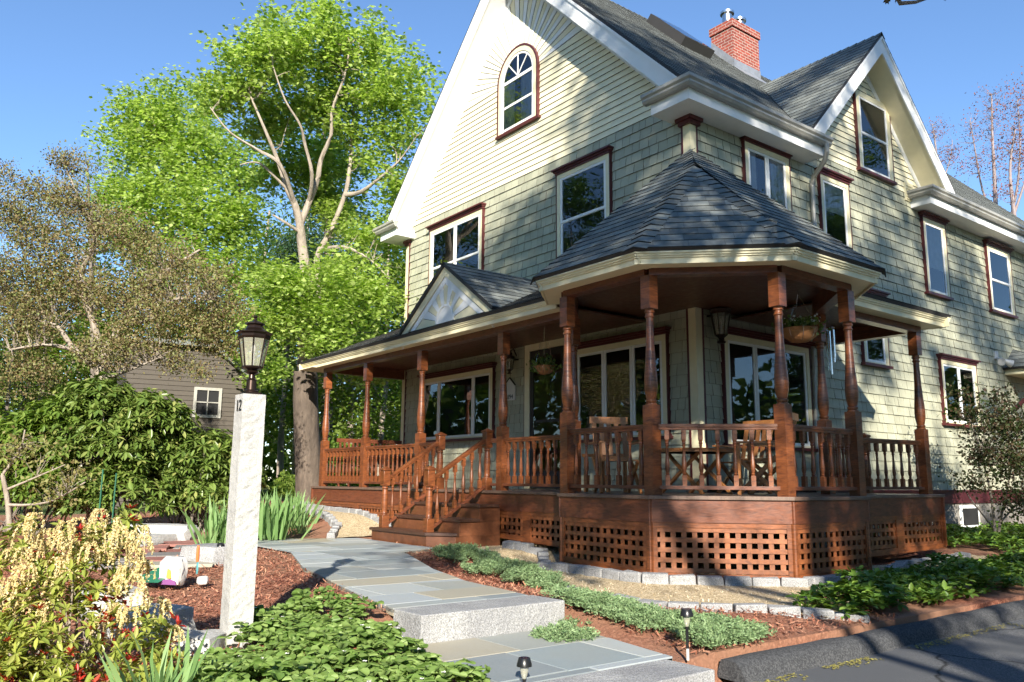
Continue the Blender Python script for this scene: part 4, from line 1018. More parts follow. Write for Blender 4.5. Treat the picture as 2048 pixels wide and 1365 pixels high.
# ---- stairs
ST = [(-.72, -3.13), (-.53, -2.79), (-.335, -2.46)]
xl, xr = -3.88, -1.96
st_o = M()
st_o.prism([(xl, -3.10, -1.0), (-2.28, -3.10, -1.0), (xr, -2.82, -1.0), (xr, -2.06, -1.0), (xl, -2.06, -1.0)], (0, 0, .24)); st_o.box(xl, xr, -2.76, -2.062, -.759, -.571); st_o.box(xl, xr, -2.43, -2.064, -.57, -.376)
stairs = st_o.build('stairs', wood('stair_riser_stain', (.08, .028, .012), (.17, .06, .025), .45, (2, 2, 2)), P_, bevel=.003)
for z, y in ST:
    m_ = M()
    if z < -.7: m_.prism([(xl-.03, y, z-.04), (-2.27, y, z-.04), (xr+.03, y+.30, z-.04), (xr+.03, -2.79, z-.04), (xl-.03, -2.79, z-.04)], (0, 0, .04))
    else: m_.box(xl-.03, xr+.03, y, y+.36, z-.04, z)
    m_.build('tread', stairw, stairs, bevel=.005)
def newel_mesh(h):
    m_ = M(); w = .058
    m_.box(-w, w, -w, w, 0, .20*h); m_.box(-w, w, -w, w, h*.68, h*.93)
    L0, L1 = .20*h, .68*h; pr = [(.055, 0), (.042, .03), (.054, .06), (.042, .1), (.046, .3), (.052, .5), (.046, .75), (.04, .88), (.054, .92), (.042, .96), (.055, 1)]
    m_.lathe([(r_, L0+k*(L1-L0)) for r_, k in pr], n=16)
    m_.box(-w-.014, w+.014, -w-.014, w+.014, h*.93, h*.955); m_.add([(-w-.01, -w-.01, h*.955), (w+.01, -w-.01, h*.955), (w+.01, w+.01, h*.955), (-w-.01, w+.01, h*.955), (0, 0, h)], [(0, 1, 4), (1, 2, 4), (2, 3, 4), (3, 0, 4), (3, 2, 1, 0)])
    return m_
nw = newel_mesh(.93).build('newel', deckw, None, smooth=35, bevel=.004); nw.parent = P_; place(nw, -3.72, -2.98, -.72)
dup(nw, -2.42, -2.98, -.72); dup(nw, -3.76, -1.96, ZD); dup(nw, -2.44, -1.96, ZD); dup(nw, .85, 2.92, ZD)
railing((-3.72, -2.92), (-3.76, -2.02), 6, -.74, -.17, 'stair_railing', .80); railing((-2.42, -2.92), (-2.44, -2.02), 6, -.74, -.17, 'stair_railing', .80)
railing((.12, 2.9), (.79, 2.9), 4)
# hinge side stairs seen past the last post
m_ = M()
for k, z in enumerate((-.33, -.52, -.71)): m_.box(.2, 1.5, 3.06+.27*k, 3.36+.27*k, z-.04, z)
m_.build('side_stair_tread', stairw, P_)

# =================================================================== porch things
def lantern(name, lab, cat, loc, s=1., wall=None, group=None):
    t = thing(name, lab, cat, loc, 0, group)
    m_ = M(); 
    m_.lathe([(.055*s, 0), (.075*s, .02*s), (.05*s, .04*s), (.03*s, .06*s), (.055*s, .09*s), (.098*s, .12*s), (.098*s, .13*s)], n=8); 
    m_.lathe([(.150*s, .455*s), (.165*s, .47*s), (.165*s, .49*s), (.18*s, .515*s), (.11*s, .555*s), (.075*s, .60*s), (.09*s, .615*s), (.085*s, .63*s), (.04*s, .66*s), (.012*s, .668*s), (.01*s, .69*s), (.022*s, .705*s), (.014*s, .73*s), (.001, .735*s)], n=8)
    for k in range(8):
        a = 2*math.pi*(k+.5)/8; m_.tube([(.094*s*math.cos(a), .094*s*math.sin(a), .125*s), (.150*s*math.cos(a), .150*s*math.sin(a), .46*s)], .007*s, 4)
    if wall:
        m_.tube([(0, 0, .66*s), (wall[0]*.5, wall[1]*.5, .78*s), (wall[0], wall[1], .55*s)], .012, 6); m_.lathe([(.055, -.012), (.055, .012)], (wall[0]*1.0, wall[1]*1.0, .45*s), n=12)
    m_.build('lantern_frame', bronze, t, world=False, smooth=25)
    m_ = M(); m_.lathe([(.088*s, .132*s), (.142*s, .455*s)], n=8); m_.build('lantern_glass', lglass, t, world=False)
    m_ = M(); m_.lathe([(.012*s, .13*s), (.012*s, .3*s), (.018*s, .33*s), (.002, .39*s)], n=10); m_.build('bulb', whitep, t, world=False)
    return t
lantern('wall_lantern', 'bronze wall lantern beside the front door', 'wall lantern', (-4.25, -.18, 1.95), .62, (0, .17))
lantern('wall_lantern', 'bronze wall lantern on the side wall beside the corner board', 'wall lantern', (.22, .30, 2.0), .95, (-.19, 0))
def basket(loc, r, lab, hang, flowers, grp='hanging baskets'):
    t = thing('hanging_basket', lab, 'hanging basket', loc, 0, grp)
    m_ = M(); m_.lathe([(.02, 0), (r*.55, .02), (r*.85, r*.32), (r, r*.8), (r*.94, r*.8), (r*.8, r*.45)], n=20); m_.build('coco_liner', cocom, t, world=False, smooth=40)
    m_ = M()
    for k in range(8):
        a = k*math.pi/4; m_.tube([(r*1.01*math.cos(a), r*1.01*math.sin(a), r*.8), (r*.87*math.cos(a), r*.87*math.sin(a), r*.33), (r*.5*math.cos(a), r*.5*math.sin(a), .015)], .003, 4)
    for k in range(3):
        a = k*2.094+.4; m_.tube([(r*math.cos(a), r*math.sin(a), r*.8), (0, 0, hang-.06)], .0025, 4)
    m_.tube([(0, 0, hang-.07), (0, 0, hang)], .004, 5)
    m_.build('wire_frame', steel, t, world=False)
    n = 420; P = RNG.normal(size=(n, 3))*[r*.55, r*.55, .05]+[0, 0, r*.95]; D = RNG.normal(size=(n, 3))+[0, 0, .4]
    scatter('leaves', L_RHODO, t, P, D, RNG.uniform(.03, .06, n), T_OVAL, F_OVAL, world=False)
    if flowers:
        P = RNG.normal(size=(flowers, 3))*[r*.6, r*.6, .02]+[0, 0, r*1.25]; scatter('flowers', L_WHITE, t, P, RNG.normal(size=(flowers, 3))+[0, 0, 1], RNG.uniform(.018, .034, flowers), T_OVAL, F_OVAL, world=False)
    return t
L_RHODO = leafm('rhododendron_leaf', [(.08, .13, .025), (.125, .185, .036), (.175, .24, .055), (.09, .15, .03), (.28, .30, .09)], .25, .33)
L_WHITE = leafm('white_petal', [(.8, .8, .78), (.7, .7, .68)], .2, .5)
basket((-1.95, -1.25, 1.62), .165, 'hanging basket with sparse leaves in front of the front door', .82, 6)
basket((1.78, -.12, 1.76), .225, 'hanging basket with white flowers under the turret', .70, 70)
wc = thing('wind_chime', 'silver wind chime of long hollow tubes beside a turret post', 'wind chime', (1.95, .30, 1.45))
m_ = M(); m_.lathe([(.055, .52), (.055, .535)], n=14); m_.tube([(0, 0, .53), (0, 0, .82)], .002, 4); m_.build('suspension_disc', deckw, wc, world=False)
for k in range(5):
    a = k*1.2566; m_ = M(); L_ = .36+.055*k; m_.tube([(.042*math.cos(a), .042*math.sin(a), .50-L_), (.042*math.cos(a), .042*math.sin(a), .50)], .015, 8); m_.tube([(.042*math.cos(a), .042*math.sin(a), .50), (.042*math.cos(a), .042*math.sin(a), .525)], .001, 3); m_.build('chime_tube', steel, wc, world=False, smooth=40)
# floodlight
fl = thing('floodlight', 'white double floodlight on the side wall above the shrub', 'floodlight', (.03, 10.05, 2.75))
m_ = M(); m_.box(-.03, .02, -.08, .08, -.02, .16); m_.build('base', whitep, fl, world=False, bevel=.01)
for s in (-1, 1):
    m_ = M(); m_.tube([(.02, s*.03, .02), (.08, s*.12, -.03)], .018, 6); m_.tube([(.07, s*.11, -.02), (.12, s*.17, -.06), (.19, s*.24, -.11), (.205, s*.255, -.12)], [.03, .05, .085, .085], 14); m_.build('lamp_head', whitep, fl, world=False, smooth=40)
# date plaque
pq = thing('house_plaque', 'white house shaped plaque reading 1894 beside the front door', 'plaque', (-4.43, -.02, 1.48))
m_ = M(); m_.prism([(-.17, 0, 0), (.17, 0, 0), (.17, 0, .26), (0, 0, .41), (-.17, 0, .26)], (0, -.02, 0)); m_.build('plaque_board', whitep, pq, world=False)
m_ = M(); m_.prism([(.17, .005, .27), (0, .005, .42), (-.17, .005, .27), (-.17, .005, .285), (0, .005, .435), (.17, .005, .285)], (0, -.035, 0)); m_.build('plaque_cap', black_edge, pq, world=False)
def text(body, size, mat, parent, loc, rot, name='lettering', ext=.002, sx=1):
    cu = bpy.data.curves.new(name, 'FONT'); cu.body = body; cu.size = size; cu.extrude = ext; cu.align_x = 'CENTER'
    o = bpy.data.objects.new(name+'_tmp', cu); COL.objects.link(o); bpy.context.view_layer.update()
    me = bpy.data.meshes.new_from_object(o); bpy.data.objects.remove(o); me.materials.append(mat)
    q = bpy.data.objects.new(name, me); COL.objects.link(q); q.parent = parent; q.location = loc; q.rotation_euler = rot; q.scale[0] = sx; return q
text('1894', .115, blackm, pq, (0, -.022, .03), (R(90), 0, 0))
# patio furniture
def folding_chair(loc, rz, lab):
    t = thing('patio_chair', lab, 'chair', loc, rz, 'wooden chairs on the porch')
    m_ = M()
    for k in range(5): m_.box(-.23, .23, -.2+k*.088, -.2+k*.088+.07, .40, .42)
    m_.build('seat', furnw, t, world=False)
    m_ = M()
    for k in range(5): m_.beam((-.2+k*.1, .24+.02, .48), (-.2+k*.1, .38, .93), .06, .015, (0, 1, 0))
    m_.beam((-.26, .38, .95), (.26, .38, .95), .03, .09); m_.beam((-.25, .25, .45), (.25, .25, .45), .03, .05); m_.build('backrest', furnw, t, world=False)
    for s in (-1, 1):
        m_ = M(); m_.beam((s*.25, -.24, 0), (s*.25, .24, .46), .03, .05); m_.build('leg', furnw, t, world=False)
        m_ = M(); m_.beam((s*.225, .26, 0), (s*.225, -.2, .40), .03, .05); m_.build('leg', furnw, t, world=False)
        m_ = M(); m_.box(s*.27-.035, s*.27+.035, -.26, .30, .62, .645); m_.beam((s*.26, -.2, .05), (s*.26, -.22, .62), .03, .04, (0, 1, 0)); m_.build('armrest', furnw, t, world=False)
    return t
folding_chair((1.45, -.55, ZD), R(-70), 'brown wooden slatted patio chair right of the table')
folding_chair((.10, -1.75, ZD), R(60), 'brown wooden slatted patio chair behind the second turret post')
folding_chair((.75, .0, ZD), R(0), 'brown wooden slatted patio chair between the table and the house wall')
tb = thing('patio_table', 'round slatted wooden patio table under the turret', 'table', (.72, -.95, ZD))
m_ = M(); 
for k in range(9):
    x = -.44+k*.11; hw = math.sqrt(max(.02, .48**2-x*x)); m_.box(x-.05, x+.05, -hw, hw, .54, .562)
m_.lathe([(.50, .515), (.50, .538), (.44, .538), (.44, .515)], n=28); m_.build('tabletop', furnw, tb, world=False)
for s in (-1, 1):
    for q in (-1, 1):
        m_ = M(); m_.beam((s*.34, q*.28, 0), (-s*.26, q*.24, .515), .05, .03); m_.build('leg', furnw, tb, world=False)
sb = thing('side_table', 'small wooden side table with light top by the turret railing', 'side table', (-.62, -1.25, ZD))
m_ = M(); m_.box(-.26, .26, -.2, .2, .48, .52); m_.build('tabletop', furnw, sb, world=False)
for x in (-.22, .22):
    for y in (-.16, .16): m_ = M(); m_.box(x-.02, x+.02, y-.02, y+.02, 0, .48); m_.build('leg', furnw, sb, world=False)
bn = thing('porch_bench', 'dark slatted wooden bench at the left end of the porch', 'bench', (-8.1, -.85, ZD))
m_ = M(); 
for k in range(5): m_.box(-.18+k*.1, -.1+k*.1, -.75, .75, .42, .44)
m_.build('seat', deckw, bn, world=False)
m_ = M(); m_.beam((-.25, -.78, .96), (-.25, .78, .96), .03, .08)
for k in range(15): m_.beam((-.2, -.7+k*.1, .46), (-.25, -.7+k*.1, .94), .045, .012, (1, 0, 0))
m_.build('backrest', bandw, bn, world=False)
for y in (-.72, .72):
    m_ = M(); m_.box(-.23, -.18, y-.025, y+.025, 0, .62); m_.box(.26, .31, y-.025, y+.025, 0, .62); m_.box(-.23, .33, y-.035, y+.035, .62, .65); m_.build('leg_frame', bandw, bn, world=False)

# =================================================================== LAMP POST
lp = thing('lamp_post', 'white rough granite post marked 12 with a bronze lantern on top', 'lamp post', (2.31, -7.32, -1.06))
m_ = M(); rnd = random.Random(2); w = .076
rings = []; nz = 60
for i in range(nz+1):
    z = 1.61*i/nz; k = 1.0+.035*(1-i/nz); q = []
    for (x, y) in ((-1, -1), (-.33, -1), (.33, -1), (1, -1), (1, -.6), (1, -.2), (1, .2), (1, .6), (1, 1), (0, 1), (-1, 1), (-1, 0)):
        r_ = rnd.uniform(-.003, .003) if x == 1 and abs(y) < 1 else rnd.uniform(-.0012, .0012)
        q.append((x*w*k+r_, y*w*k+rnd.uniform(-.0012, .0012), z))
    rings.append(q)
m_.v = [p for q in rings for p in q]
for i in range(nz):
    for k in range(12): m_.f.append((i*12+k, i*12+(k+1) % 12, (i+1)*12+(k+1) % 12, (i+1)*12+k))
m_.f += [tuple(range(12)), tuple(range(nz*12, nz*12+12))]
m_.build('granite_shaft', granite_post, lp, world=False)
text('12', .105, blackm, lp, (.012, -.0785, 1.50), (R(90), 0, 0), 'number', .003)
m_ = M(); m_.box(-.06, .06, -.06, .06, 1.655, 1.675); m_.lathe([(.052, 1.675), (.055, 1.69), (.04, 1.70), (.036, 1.78), (.042, 1.785), (.026, 1.80), (.022, 1.83)], n=16); m_.build('lantern_base', bronze, lp, world=False, smooth=35)
s = .72; B = 1.83
m_ = M(); m_.lathe([(.022, B), (.055, B+.02), (.035, B+.04), (.07, B+.055), (.078, B+.065), (.078, B+.075)], n=8)
m_.lathe([(.112, B+.315), (.12, B+.33), (.12, B+.35), (.137, B+.365), (.137, B+.372), (.10, B+.385), (.068, B+.41), (.058, B+.435), (.074, B+.445), (.072, B+.455), (.035, B+.475), (.012, B+.482), (.008, B+.50), (.017, B+.512), (.012, B+.528), (.001, B+.532)], n=8)
for k in range(8):
    a = 2*math.pi*(k+.5)/8; m_.tube([(.074*math.cos(a), .074*math.sin(a), B+.07), (.112*math.cos(a), .112*math.sin(a), B+.32)], .0055, 4)
m_.build('lantern_frame', bronze, lp, world=False, smooth=25)
m_ = M(); m_.lathe([(.070, B+.076), (.107, B+.314)], n=8); m_.build('lantern_glass', lglass, lp, world=False)
m_ = M(); m_.lathe([(.010, B+.07), (.010, B+.19), (.016, B+.21), (.016, B+.24), (.002, B+.28)], n=10); m_.build('bulb', whitep, lp, world=False)

for o_ in lp.children:
    if o_.name.startswith(('lantern', 'bulb')): o_.scale = (.88, .88, .77); o_.location.z = 1.61-1.655*.77
# solar path lights
def solar(loc, lab, h=.36, tilt=0):
    t = thing('solar_path_light', lab, 'path light', loc, 0, 'solar path lights'); t.rotation_euler = (0, tilt, .3)
    m_ = M(); m_.lathe([(.0095, .02), (.0095, h*.56), (.011, h*.57)], n=10); m_.build('stake', blackm, t, world=False, smooth=40)
    m_ = M(); m_.lathe([(.009, -.05), (.009, .02)], n=10); m_.build('stake_tip', whitep, t, world=False)
    m_ = M(); m_.lathe([(.010, h*.57), (.018, h*.64), (.025, h*.80), (.020, h*.82)], n=14); m_.build('lens', lglass, t, world=False, smooth=60)
    m_ = M(); m_.lathe([(.020, h*.80), (.042, h*.81), (.041, h*.85), (.032, h*.965), (.029, h*.975), (.026, h*.965)], n=18); m_.build('cap', blackm, t, world=False, smooth=35)
    m_ = M(); m_.lathe([(.0255, h*.965), (.0255, h*.968)], n=16); m_.build('solar_cell', CELL, t, world=False)
    return t
CELL = paint('solar_cell', (.012, .016, .06), .12, .3, coat=1.)
solar((4.04, -5.03, -1.06), 'solar path light standing in mulch beside the kerb', .27)
solar((4.05, -6.36, -1.20), 'solar path light at the bottom edge beside the groundcover', .27)
solar((-1.45, -6.18, -.95), 'solar path light tilted against the big granite boulder', .27, R(-12))

# =================================================================== left path and clutter
rr = random.Random(12)
def slab(cx, cy, L, W_, rz, z, mat, lab, grp='loose paving slabs on the left path', th=.04, tilt=0):
    m_ = M(); q = [(-L/2, -W_/2), (L/2, -W_/2), (L/2, W_/2), (-L/2, W_/2)]
    m_.prism([(x*rr.uniform(.94, 1), y*rr.uniform(.94, 1), 0) for x, y in q], (0, 0, th))
    o = m_.build('flat_stone', mat, bevel=.004); o.location = (cx, cy, z); o.rotation_euler = (tilt, 0, rz); tag(o, lab, 'paving stone', grp); return o
def gz_at(px, py, z):
    d = FW+RT*(px-1024)/FP-UP*(py-682.5)/FP; t = z/d[2]; return CAM+d*t
AX, AY = Vector((-.95, .31, 0)).normalized(), Vector((.31, .95, 0)).normalized()
ordn = ['first', 'second', 'third', 'fourth', 'fifth', 'sixth', 'seventh', 'eighth', 'ninth', 'tenth', 'eleventh']
pal = [(bluestone, 'bluestone'), (greyslate, 'grey'), (redslate, 'dull red'), (redslate, 'rust red'), (greyslate, 'mauve grey'), (redslate, 'brick red')]
d_ = 0
for r_ in range(11):
    Lr = .48+.035*r_+rr.uniform(-.05, .05); split_ = rr.uniform(-.25, .25)
    for k_, (w0, w1) in enumerate(((-.8, split_-.015), (split_+.015, .8))):
        mt, cn = pal[[1, 0, 4, 2, 3, 1, 2, 5, 3, 4, 2, 5, 3, 2, 4, 5, 2, 3, 1, 2, 5, 4][r_*2+k_]]
        p0 = Vector((-1.5, -7.05, 0))+AX*(d_+Lr/2)+AY*((w0+w1)/2); z = gh(p0.x, p0.y)+.012+.004*(r_ % 3)
        slab(p0.x, p0.y, Lr*.97, (w1-w0)*.97, math.atan2(AX.y, AX.x)+R(rr.uniform(-2, 2)), z, mt, cn+' paving slab, '+('left' if not k_ else 'right')+' one of the '+ordn[r_]+' row beyond the bush', th=.035)
    d_ += Lr+.02
def rock(loc, s, mat, lab, rz=0, seed=1, cat='boulder', name='boulder', grp=None, rd=.25):
    bm = bmesh.new(); bmesh.ops.create_cube(bm, size=1); bmesh.ops.subdivide_edges(bm, edges=bm.edges, cuts=3, use_grid_fill=True); rn = random.Random(seed)
    for v in bm.verts:
        n_ = v.co.normalized()*.62; v.co = v.co.lerp(n_, rd)+Vector((rn.uniform(-1, 1), rn.uniform(-1, 1), rn.uniform(-1, 1)))*.035
        v.co.x *= s[0]; v.co.y *= s[1]; v.co.z *= s[2]
    me = bpy.data.meshes.new(name); bm.to_mesh(me); bm.free(); me.materials.append(mat); o = bpy.data.objects.new(name, me); COL.objects.link(o); o.location = loc; o.rotation_euler[2] = rz
    for p in me.polygons: p.use_smooth = True
    me.set_sharp_from_angle(angle=R(28)); tag(o, lab, cat, grp); return o
rock((-1.75, -6.16, -.86), (.62, .50, .26), granite, 'big grey granite boulder left of the lamp post', R(20), 3)
c = gz_at(318, 1060, -.75); rock((c[0], c[1], -.80), (.35, 1.0, .26), granite_post, 'long pale stone block at the back of the left path', R(-40), 5)
for k, (px, py, l_) in enumerate([(268, 1082, 'pale rough edging rock nearest the flowering bush'), (300, 1074, 'pale edging rock second from the flowering bush'), (328, 1067, 'dark flecked edging rock in the middle of the row'), (352, 1060, 'pale flat edging rock beside the long block'), (378, 1052, 'pale edging rock at the far end of the row')]):
    c = gz_at(px, py, -.82); rock((c[0], c[1], -.86), (.32, .75, .14), granite_post, l_, R(30), 20+k, 'rock', 'edging_rock', 'rough rocks edging the left path')
c = gz_at(405, 1166, -.93); rock((c[0], c[1], -.91), (.09, .09, .07), whitep, 'small white stone on the bare soil', 0, 7, 'stone', 'white_stone', None, .8)
# white veined rocks by the flowering bush
rock((1.62, -7.66, -1.02), (.42, .42, .30), granite_post, 'white veined rock between bush and lamp post', R(20), 31)
rock((2.35, -7.55, -1.06), (.26, .30, .24), granite_post, 'smaller white rock at the foot of the lamp post', R(50), 32)
rock((.6, -7.7, -.98), (.45, .40, .26), granite_post, 'white rock behind the flowering bush', R(0), 33)
rock((.0, -8.6, -.95), (.5, .4, .25), granite_post, 'white rock at the left edge behind the bush', R(10), 34)
# garden bags and tool
c = gz_at(345, 1166, -.93)
bg = thing('garden_bag', 'crumpled white soil bag with purple and yellow print', 'bag', (c[0], c[1], -.94), R(35))
rn = random.Random(4)
def sackmesh(w, d, h, seed):
    bm = bmesh.new(); bmesh.ops.create_cube(bm, size=1); bmesh.ops.subdivide_edges(bm, edges=bm.edges, cuts=4, use_grid_fill=True); q = random.Random(seed)
    for v in bm.verts:
        k = 1-.35*max(0, abs(v.co.z)*2-.5); v.co = Vector((v.co.x*w*k, v.co.y*d*k, (v.co.z+.5)*h))+Vector((q.uniform(-1, 1), q.uniform(-1, 1), q.uniform(-1, 1)))*.012
    me = bpy.data.meshes.new('m'); bm.to_mesh(me); bm.free(); m_ = M(); m_.v = [tuple(v.co) for v in me.vertices]; m_.f = [tuple(p.vertices) for p in me.polygons]; return m_
sackmesh(.22, .10, .23, 3).build('bag_body', whitep, bg, world=False, smooth=60)
m_ = M(); m_.add([(-.10, -.065, .0), (.09, -.064, -.0), (.085, -.068, .035), (.02, -.07, .05), (-.06, -.07, .04), (-.105, -.066, .06)], [(0, 1, 2, 3, 4, 5)]); m_.build('purple_print', purplep, bg, world=False)
m_ = M(); m_.add([(-.02, -.0665, .06), (.03, -.0665, .055), (.02, -.0665, .13), (-.01, -.0665, .14)], [(0, 1, 2, 3)]); m_.build('yellow_print', yellowp, bg, world=False)
c = gz_at(313, 1164, -.93); m_ = M(); m_.add([(-.16, -.09, 0), (.12, -.12, .01), (.19, .08, .10), (-.02, .12, .14), (-.2, .05, .05)], [(0, 1, 2, 3, 4)]); m_.add([(-.16, -.09, 0), (.12, -.12, .01), (.19, .08, .0), (-.02, .12, .0), (-.2, .05, .0)], [(4, 3, 2, 1, 0)])
o = m_.build('green_tarp_scrap', greenp); o.location = (c[0], c[1], -.93); o.rotation_euler[2] = .6; tag(o, 'folded green plastic sheet beside the soil bag', 'plastic sheet')
c = gz_at(393, 1147, -.93)
tw = thing('garden_trowel', 'trowel with orange handle stuck upright in the soil', 'trowel', (c[0], c[1], -.94))
m_ = M(); m_.tube([(0, 0, .12), (0, 0, .16), (.0, 0, .25), (.003, 0, .28)], [.012, .018, .016, .010], 8); m_.build('handle', orangep, tw, world=False, smooth=40)
m_ = M(); m_.prism([(-.02, 0, .12), (-.026, 0, .04), (0, 0, -.03), (.026, 0, .04), (.02, 0, .12)], (0, .006, 0)); m_.build('blade', tealp, tw, world=False)

# =================================================================== VEGETATION
L_MAPLE = leafm('spring_maple_leaf', [(.25, .36, .08), (.38, .51, .12), (.50, .62, .19), (.18, .28, .05), (.56, .65, .25)], .55, .5)
L_MAPLE2 = leafm('shaded_maple_leaf', [(.07, .15, .02), (.11, .21, .03), (.16, .27, .04)], .45, .5)
L_CRAB = leafm('bronze_crabapple_leaf', [(.17, .115, .06), (.25, .19, .085), (.17, .20, .06), (.30, .27, .12), (.12, .07, .045), (.22, .28, .08)], .35, .55)
L_OLIVE = leafm('sparse_olive_leaf', [(.18, .19, .06), (.26, .26, .09), (.22, .17, .07)], .4, .55)
L_WOOD = leafm('woodland_leaf', [(.06, .12, .015), (.13, .21, .03), (.22, .30, .05), (.09, .13, .03)], .45, .55)
L_PINE = leafm('pine_needle', [(.012, .035, .014), (.02, .055, .02), (.035, .075, .03)], .1, .6)
L_BUD = leafm('red_bud', [(.18, .06, .045), (.25, .10, .08), (.14, .07, .05)], .2, .6)
L_PIE = leafm('pieris_leaf', [(.16, .22, .04), (.27, .32, .06), (.38, .41, .09), (.20, .24, .05), (.46, .44, .14)], .35, .32)
L_RED = leafm('red_new_leaf', [(.42, .03, .02), (.30, .025, .02), (.5, .09, .04)], .35, .35)
L_FLW = leafm('cream_bell_flower', [(.70, .58, .30), (.58, .46, .20), (.74, .66, .40)], .3, .5)
L_STRAW = leafm('strawberry_leaf', [(.12, .21, .045), (.19, .29, .075), (.26, .36, .11), (.10, .17, .035)], .38, .45)
L_JUN = leafm('juniper_needle', [(.10, .17, .07), (.17, .26, .12), (.25, .34, .17), (.13, .20, .08)], .2, .6)
L_PACH = leafm('pachysandra_leaf', [(.05, .11, .015), (.10, .19, .028), (.20, .30, .05)], .25, .4)
L_IRIS = leafm('iris_blade', [(.14, .25, .08), (.20, .33, .12), (.26, .38, .15)], .35, .5)
L_SHRUB = leafm('azalea_leaf', [(.03, .05, .015), (.05, .075, .02), (.10, .055, .035), (.04, .065, .02)], .25, .5)
T_SLIM = [(0, 0, 0), (.14, .5, .04), (0, 1, 0), (-.14, .5, .04)]

def rand_dir(n): 
    v = RNG.normal(size=(n, 3)); return v/np.linalg.norm(v, axis=1, keepdims=True)
def spline(pts, k=4):
    pts = [Vector(p) for p in pts]; out = []
    for i in range(len(pts)-1):
        p0, p1, p2, p3 = pts[max(0, i-1)], pts[i], pts[i+1], pts[min(len(pts)-1, i+2)]
        for j in range(k):
            t = j/k; out.append(.5*((2*p1)+(p2-p0)*t+(2*p0-5*p1+4*p2-p3)*t*t+(3*p1-p0-3*p2+p3)*t**3))
    out.append(pts[-1]); return out
def tree(name, label, cat, base, limbs, blobs, ncl, nlf, ls, cr, lmat, bmat, tmpl=(T_DIAM, F_DIAM), group=None, rtwig=.022, droop=-.15, flat=.85, shell=.45, seed=1, extra=None, noise=.6):
    """limbs: list of (points, r0, r1); blobs: list of (centre, radius); leaves hang in clusters on twigs grown from the limbs"""
    global RNG
    RNG = np.random.default_rng(seed)
    t = thing(name, label, cat, base, 0, group)
    wood_ = M(); nodes = []; nrad = []
    for pts, r0, r1 in limbs:
        sp = spline(pts, 5); n = len(sp); rr_ = [r0+(r1-r0)*(i/(n-1))**.8 for i in range(n)]
        wood_.tube(sp, rr_, 9 if r0 > .1 else 6)
        nodes += sp[2:]; nrad += rr_[2:]
    NP = [np.array(nodes[i]) for i in range(len(nodes))]
    w = np.array([b[1]**2 for b in blobs]); w = w/w.sum(); C = []
    for _ in range(ncl):
        b = blobs[RNG.choice(len(blobs), p=w)]; d = rand_dir(1)[0]; r_ = b[1]*(shell+(1-shell)*RNG.random()**.6)*(1+.12*RNG.normal()); p = np.array(b[0])+d*r_*[1, 1, flat]
        C.append(p)
    C = np.array(C); ctr = np.array(nodes[0]); C = C[np.argsort(np.linalg.norm(C-ctr, axis=1))]
    NP = list(NP); arr = np.zeros((len(NP)+ncl*4, 3)); arr[:len(NP)] = NP; rad = np.zeros(len(arr)); rad[:len(NP)] = nrad; cnt = len(NP)
    for p in C:
        d = arr[:cnt]-p; dist = np.linalg.norm(d*[1, 1, .8], axis=1)+np.maximum(0, d[:, 2])*1.2+.3*(rad[:cnt] < .012)
        j = int(np.argmin(dist)); q = arr[j]; L = np.linalg.norm(p-q)
        if L < .05: continue
        r0 = min(rad[j]*.7, rtwig*(.5+.35*L)); mid = (p+q)/2+RNG.normal(size=3)*.07*L+np.array([0, 0, .10*L if droop < 0 else -.05*L])
        pth = [q, q*.6+mid*.4+RNG.normal(size=3)*.03*L, mid, mid*.4+p*.6+RNG.normal(size=3)*.04*L, p]
        wood_.tube(pth, [r0, r0*.8, r0*.62, r0*.45, r0*.25], 4, cap=False)
        for a_, f_ in zip(pth[1:], (.8, .62, .45, .3)): arr[cnt] = a_; rad[cnt] = r0*f_; cnt += 1
    wood_.build('trunk', bmat, t, smooth=60, recalc=False)
    if nlf:
        n = ncl*nlf; idx = np.repeat(np.arange(len(C)), nlf); G = RNG.normal(size=(len(idx), 3))*[1, 1, .62]*(cr*(.6+.8*RNG.random(len(idx))))[:, None]
        P = C[idx]+G; D = RNG.normal(size=(len(idx), 3))*[1, 1, noise]+G*.6/cr+[0, 0, droop]
        S = RNG.uniform(ls*.6, ls*1.25, len(idx))
        ref = (0, 0, 1) if noise < .9 else True
        scatter('crown', lmat, t, P, D, S, tmpl[0], tmpl[1], twist=ref)
    if extra: extra(t)
    return t
def px(r, dep): return r/FP*dep
def B(*a): return [(at(x, y, d), px(r, d)) for x, y, r, d in a]

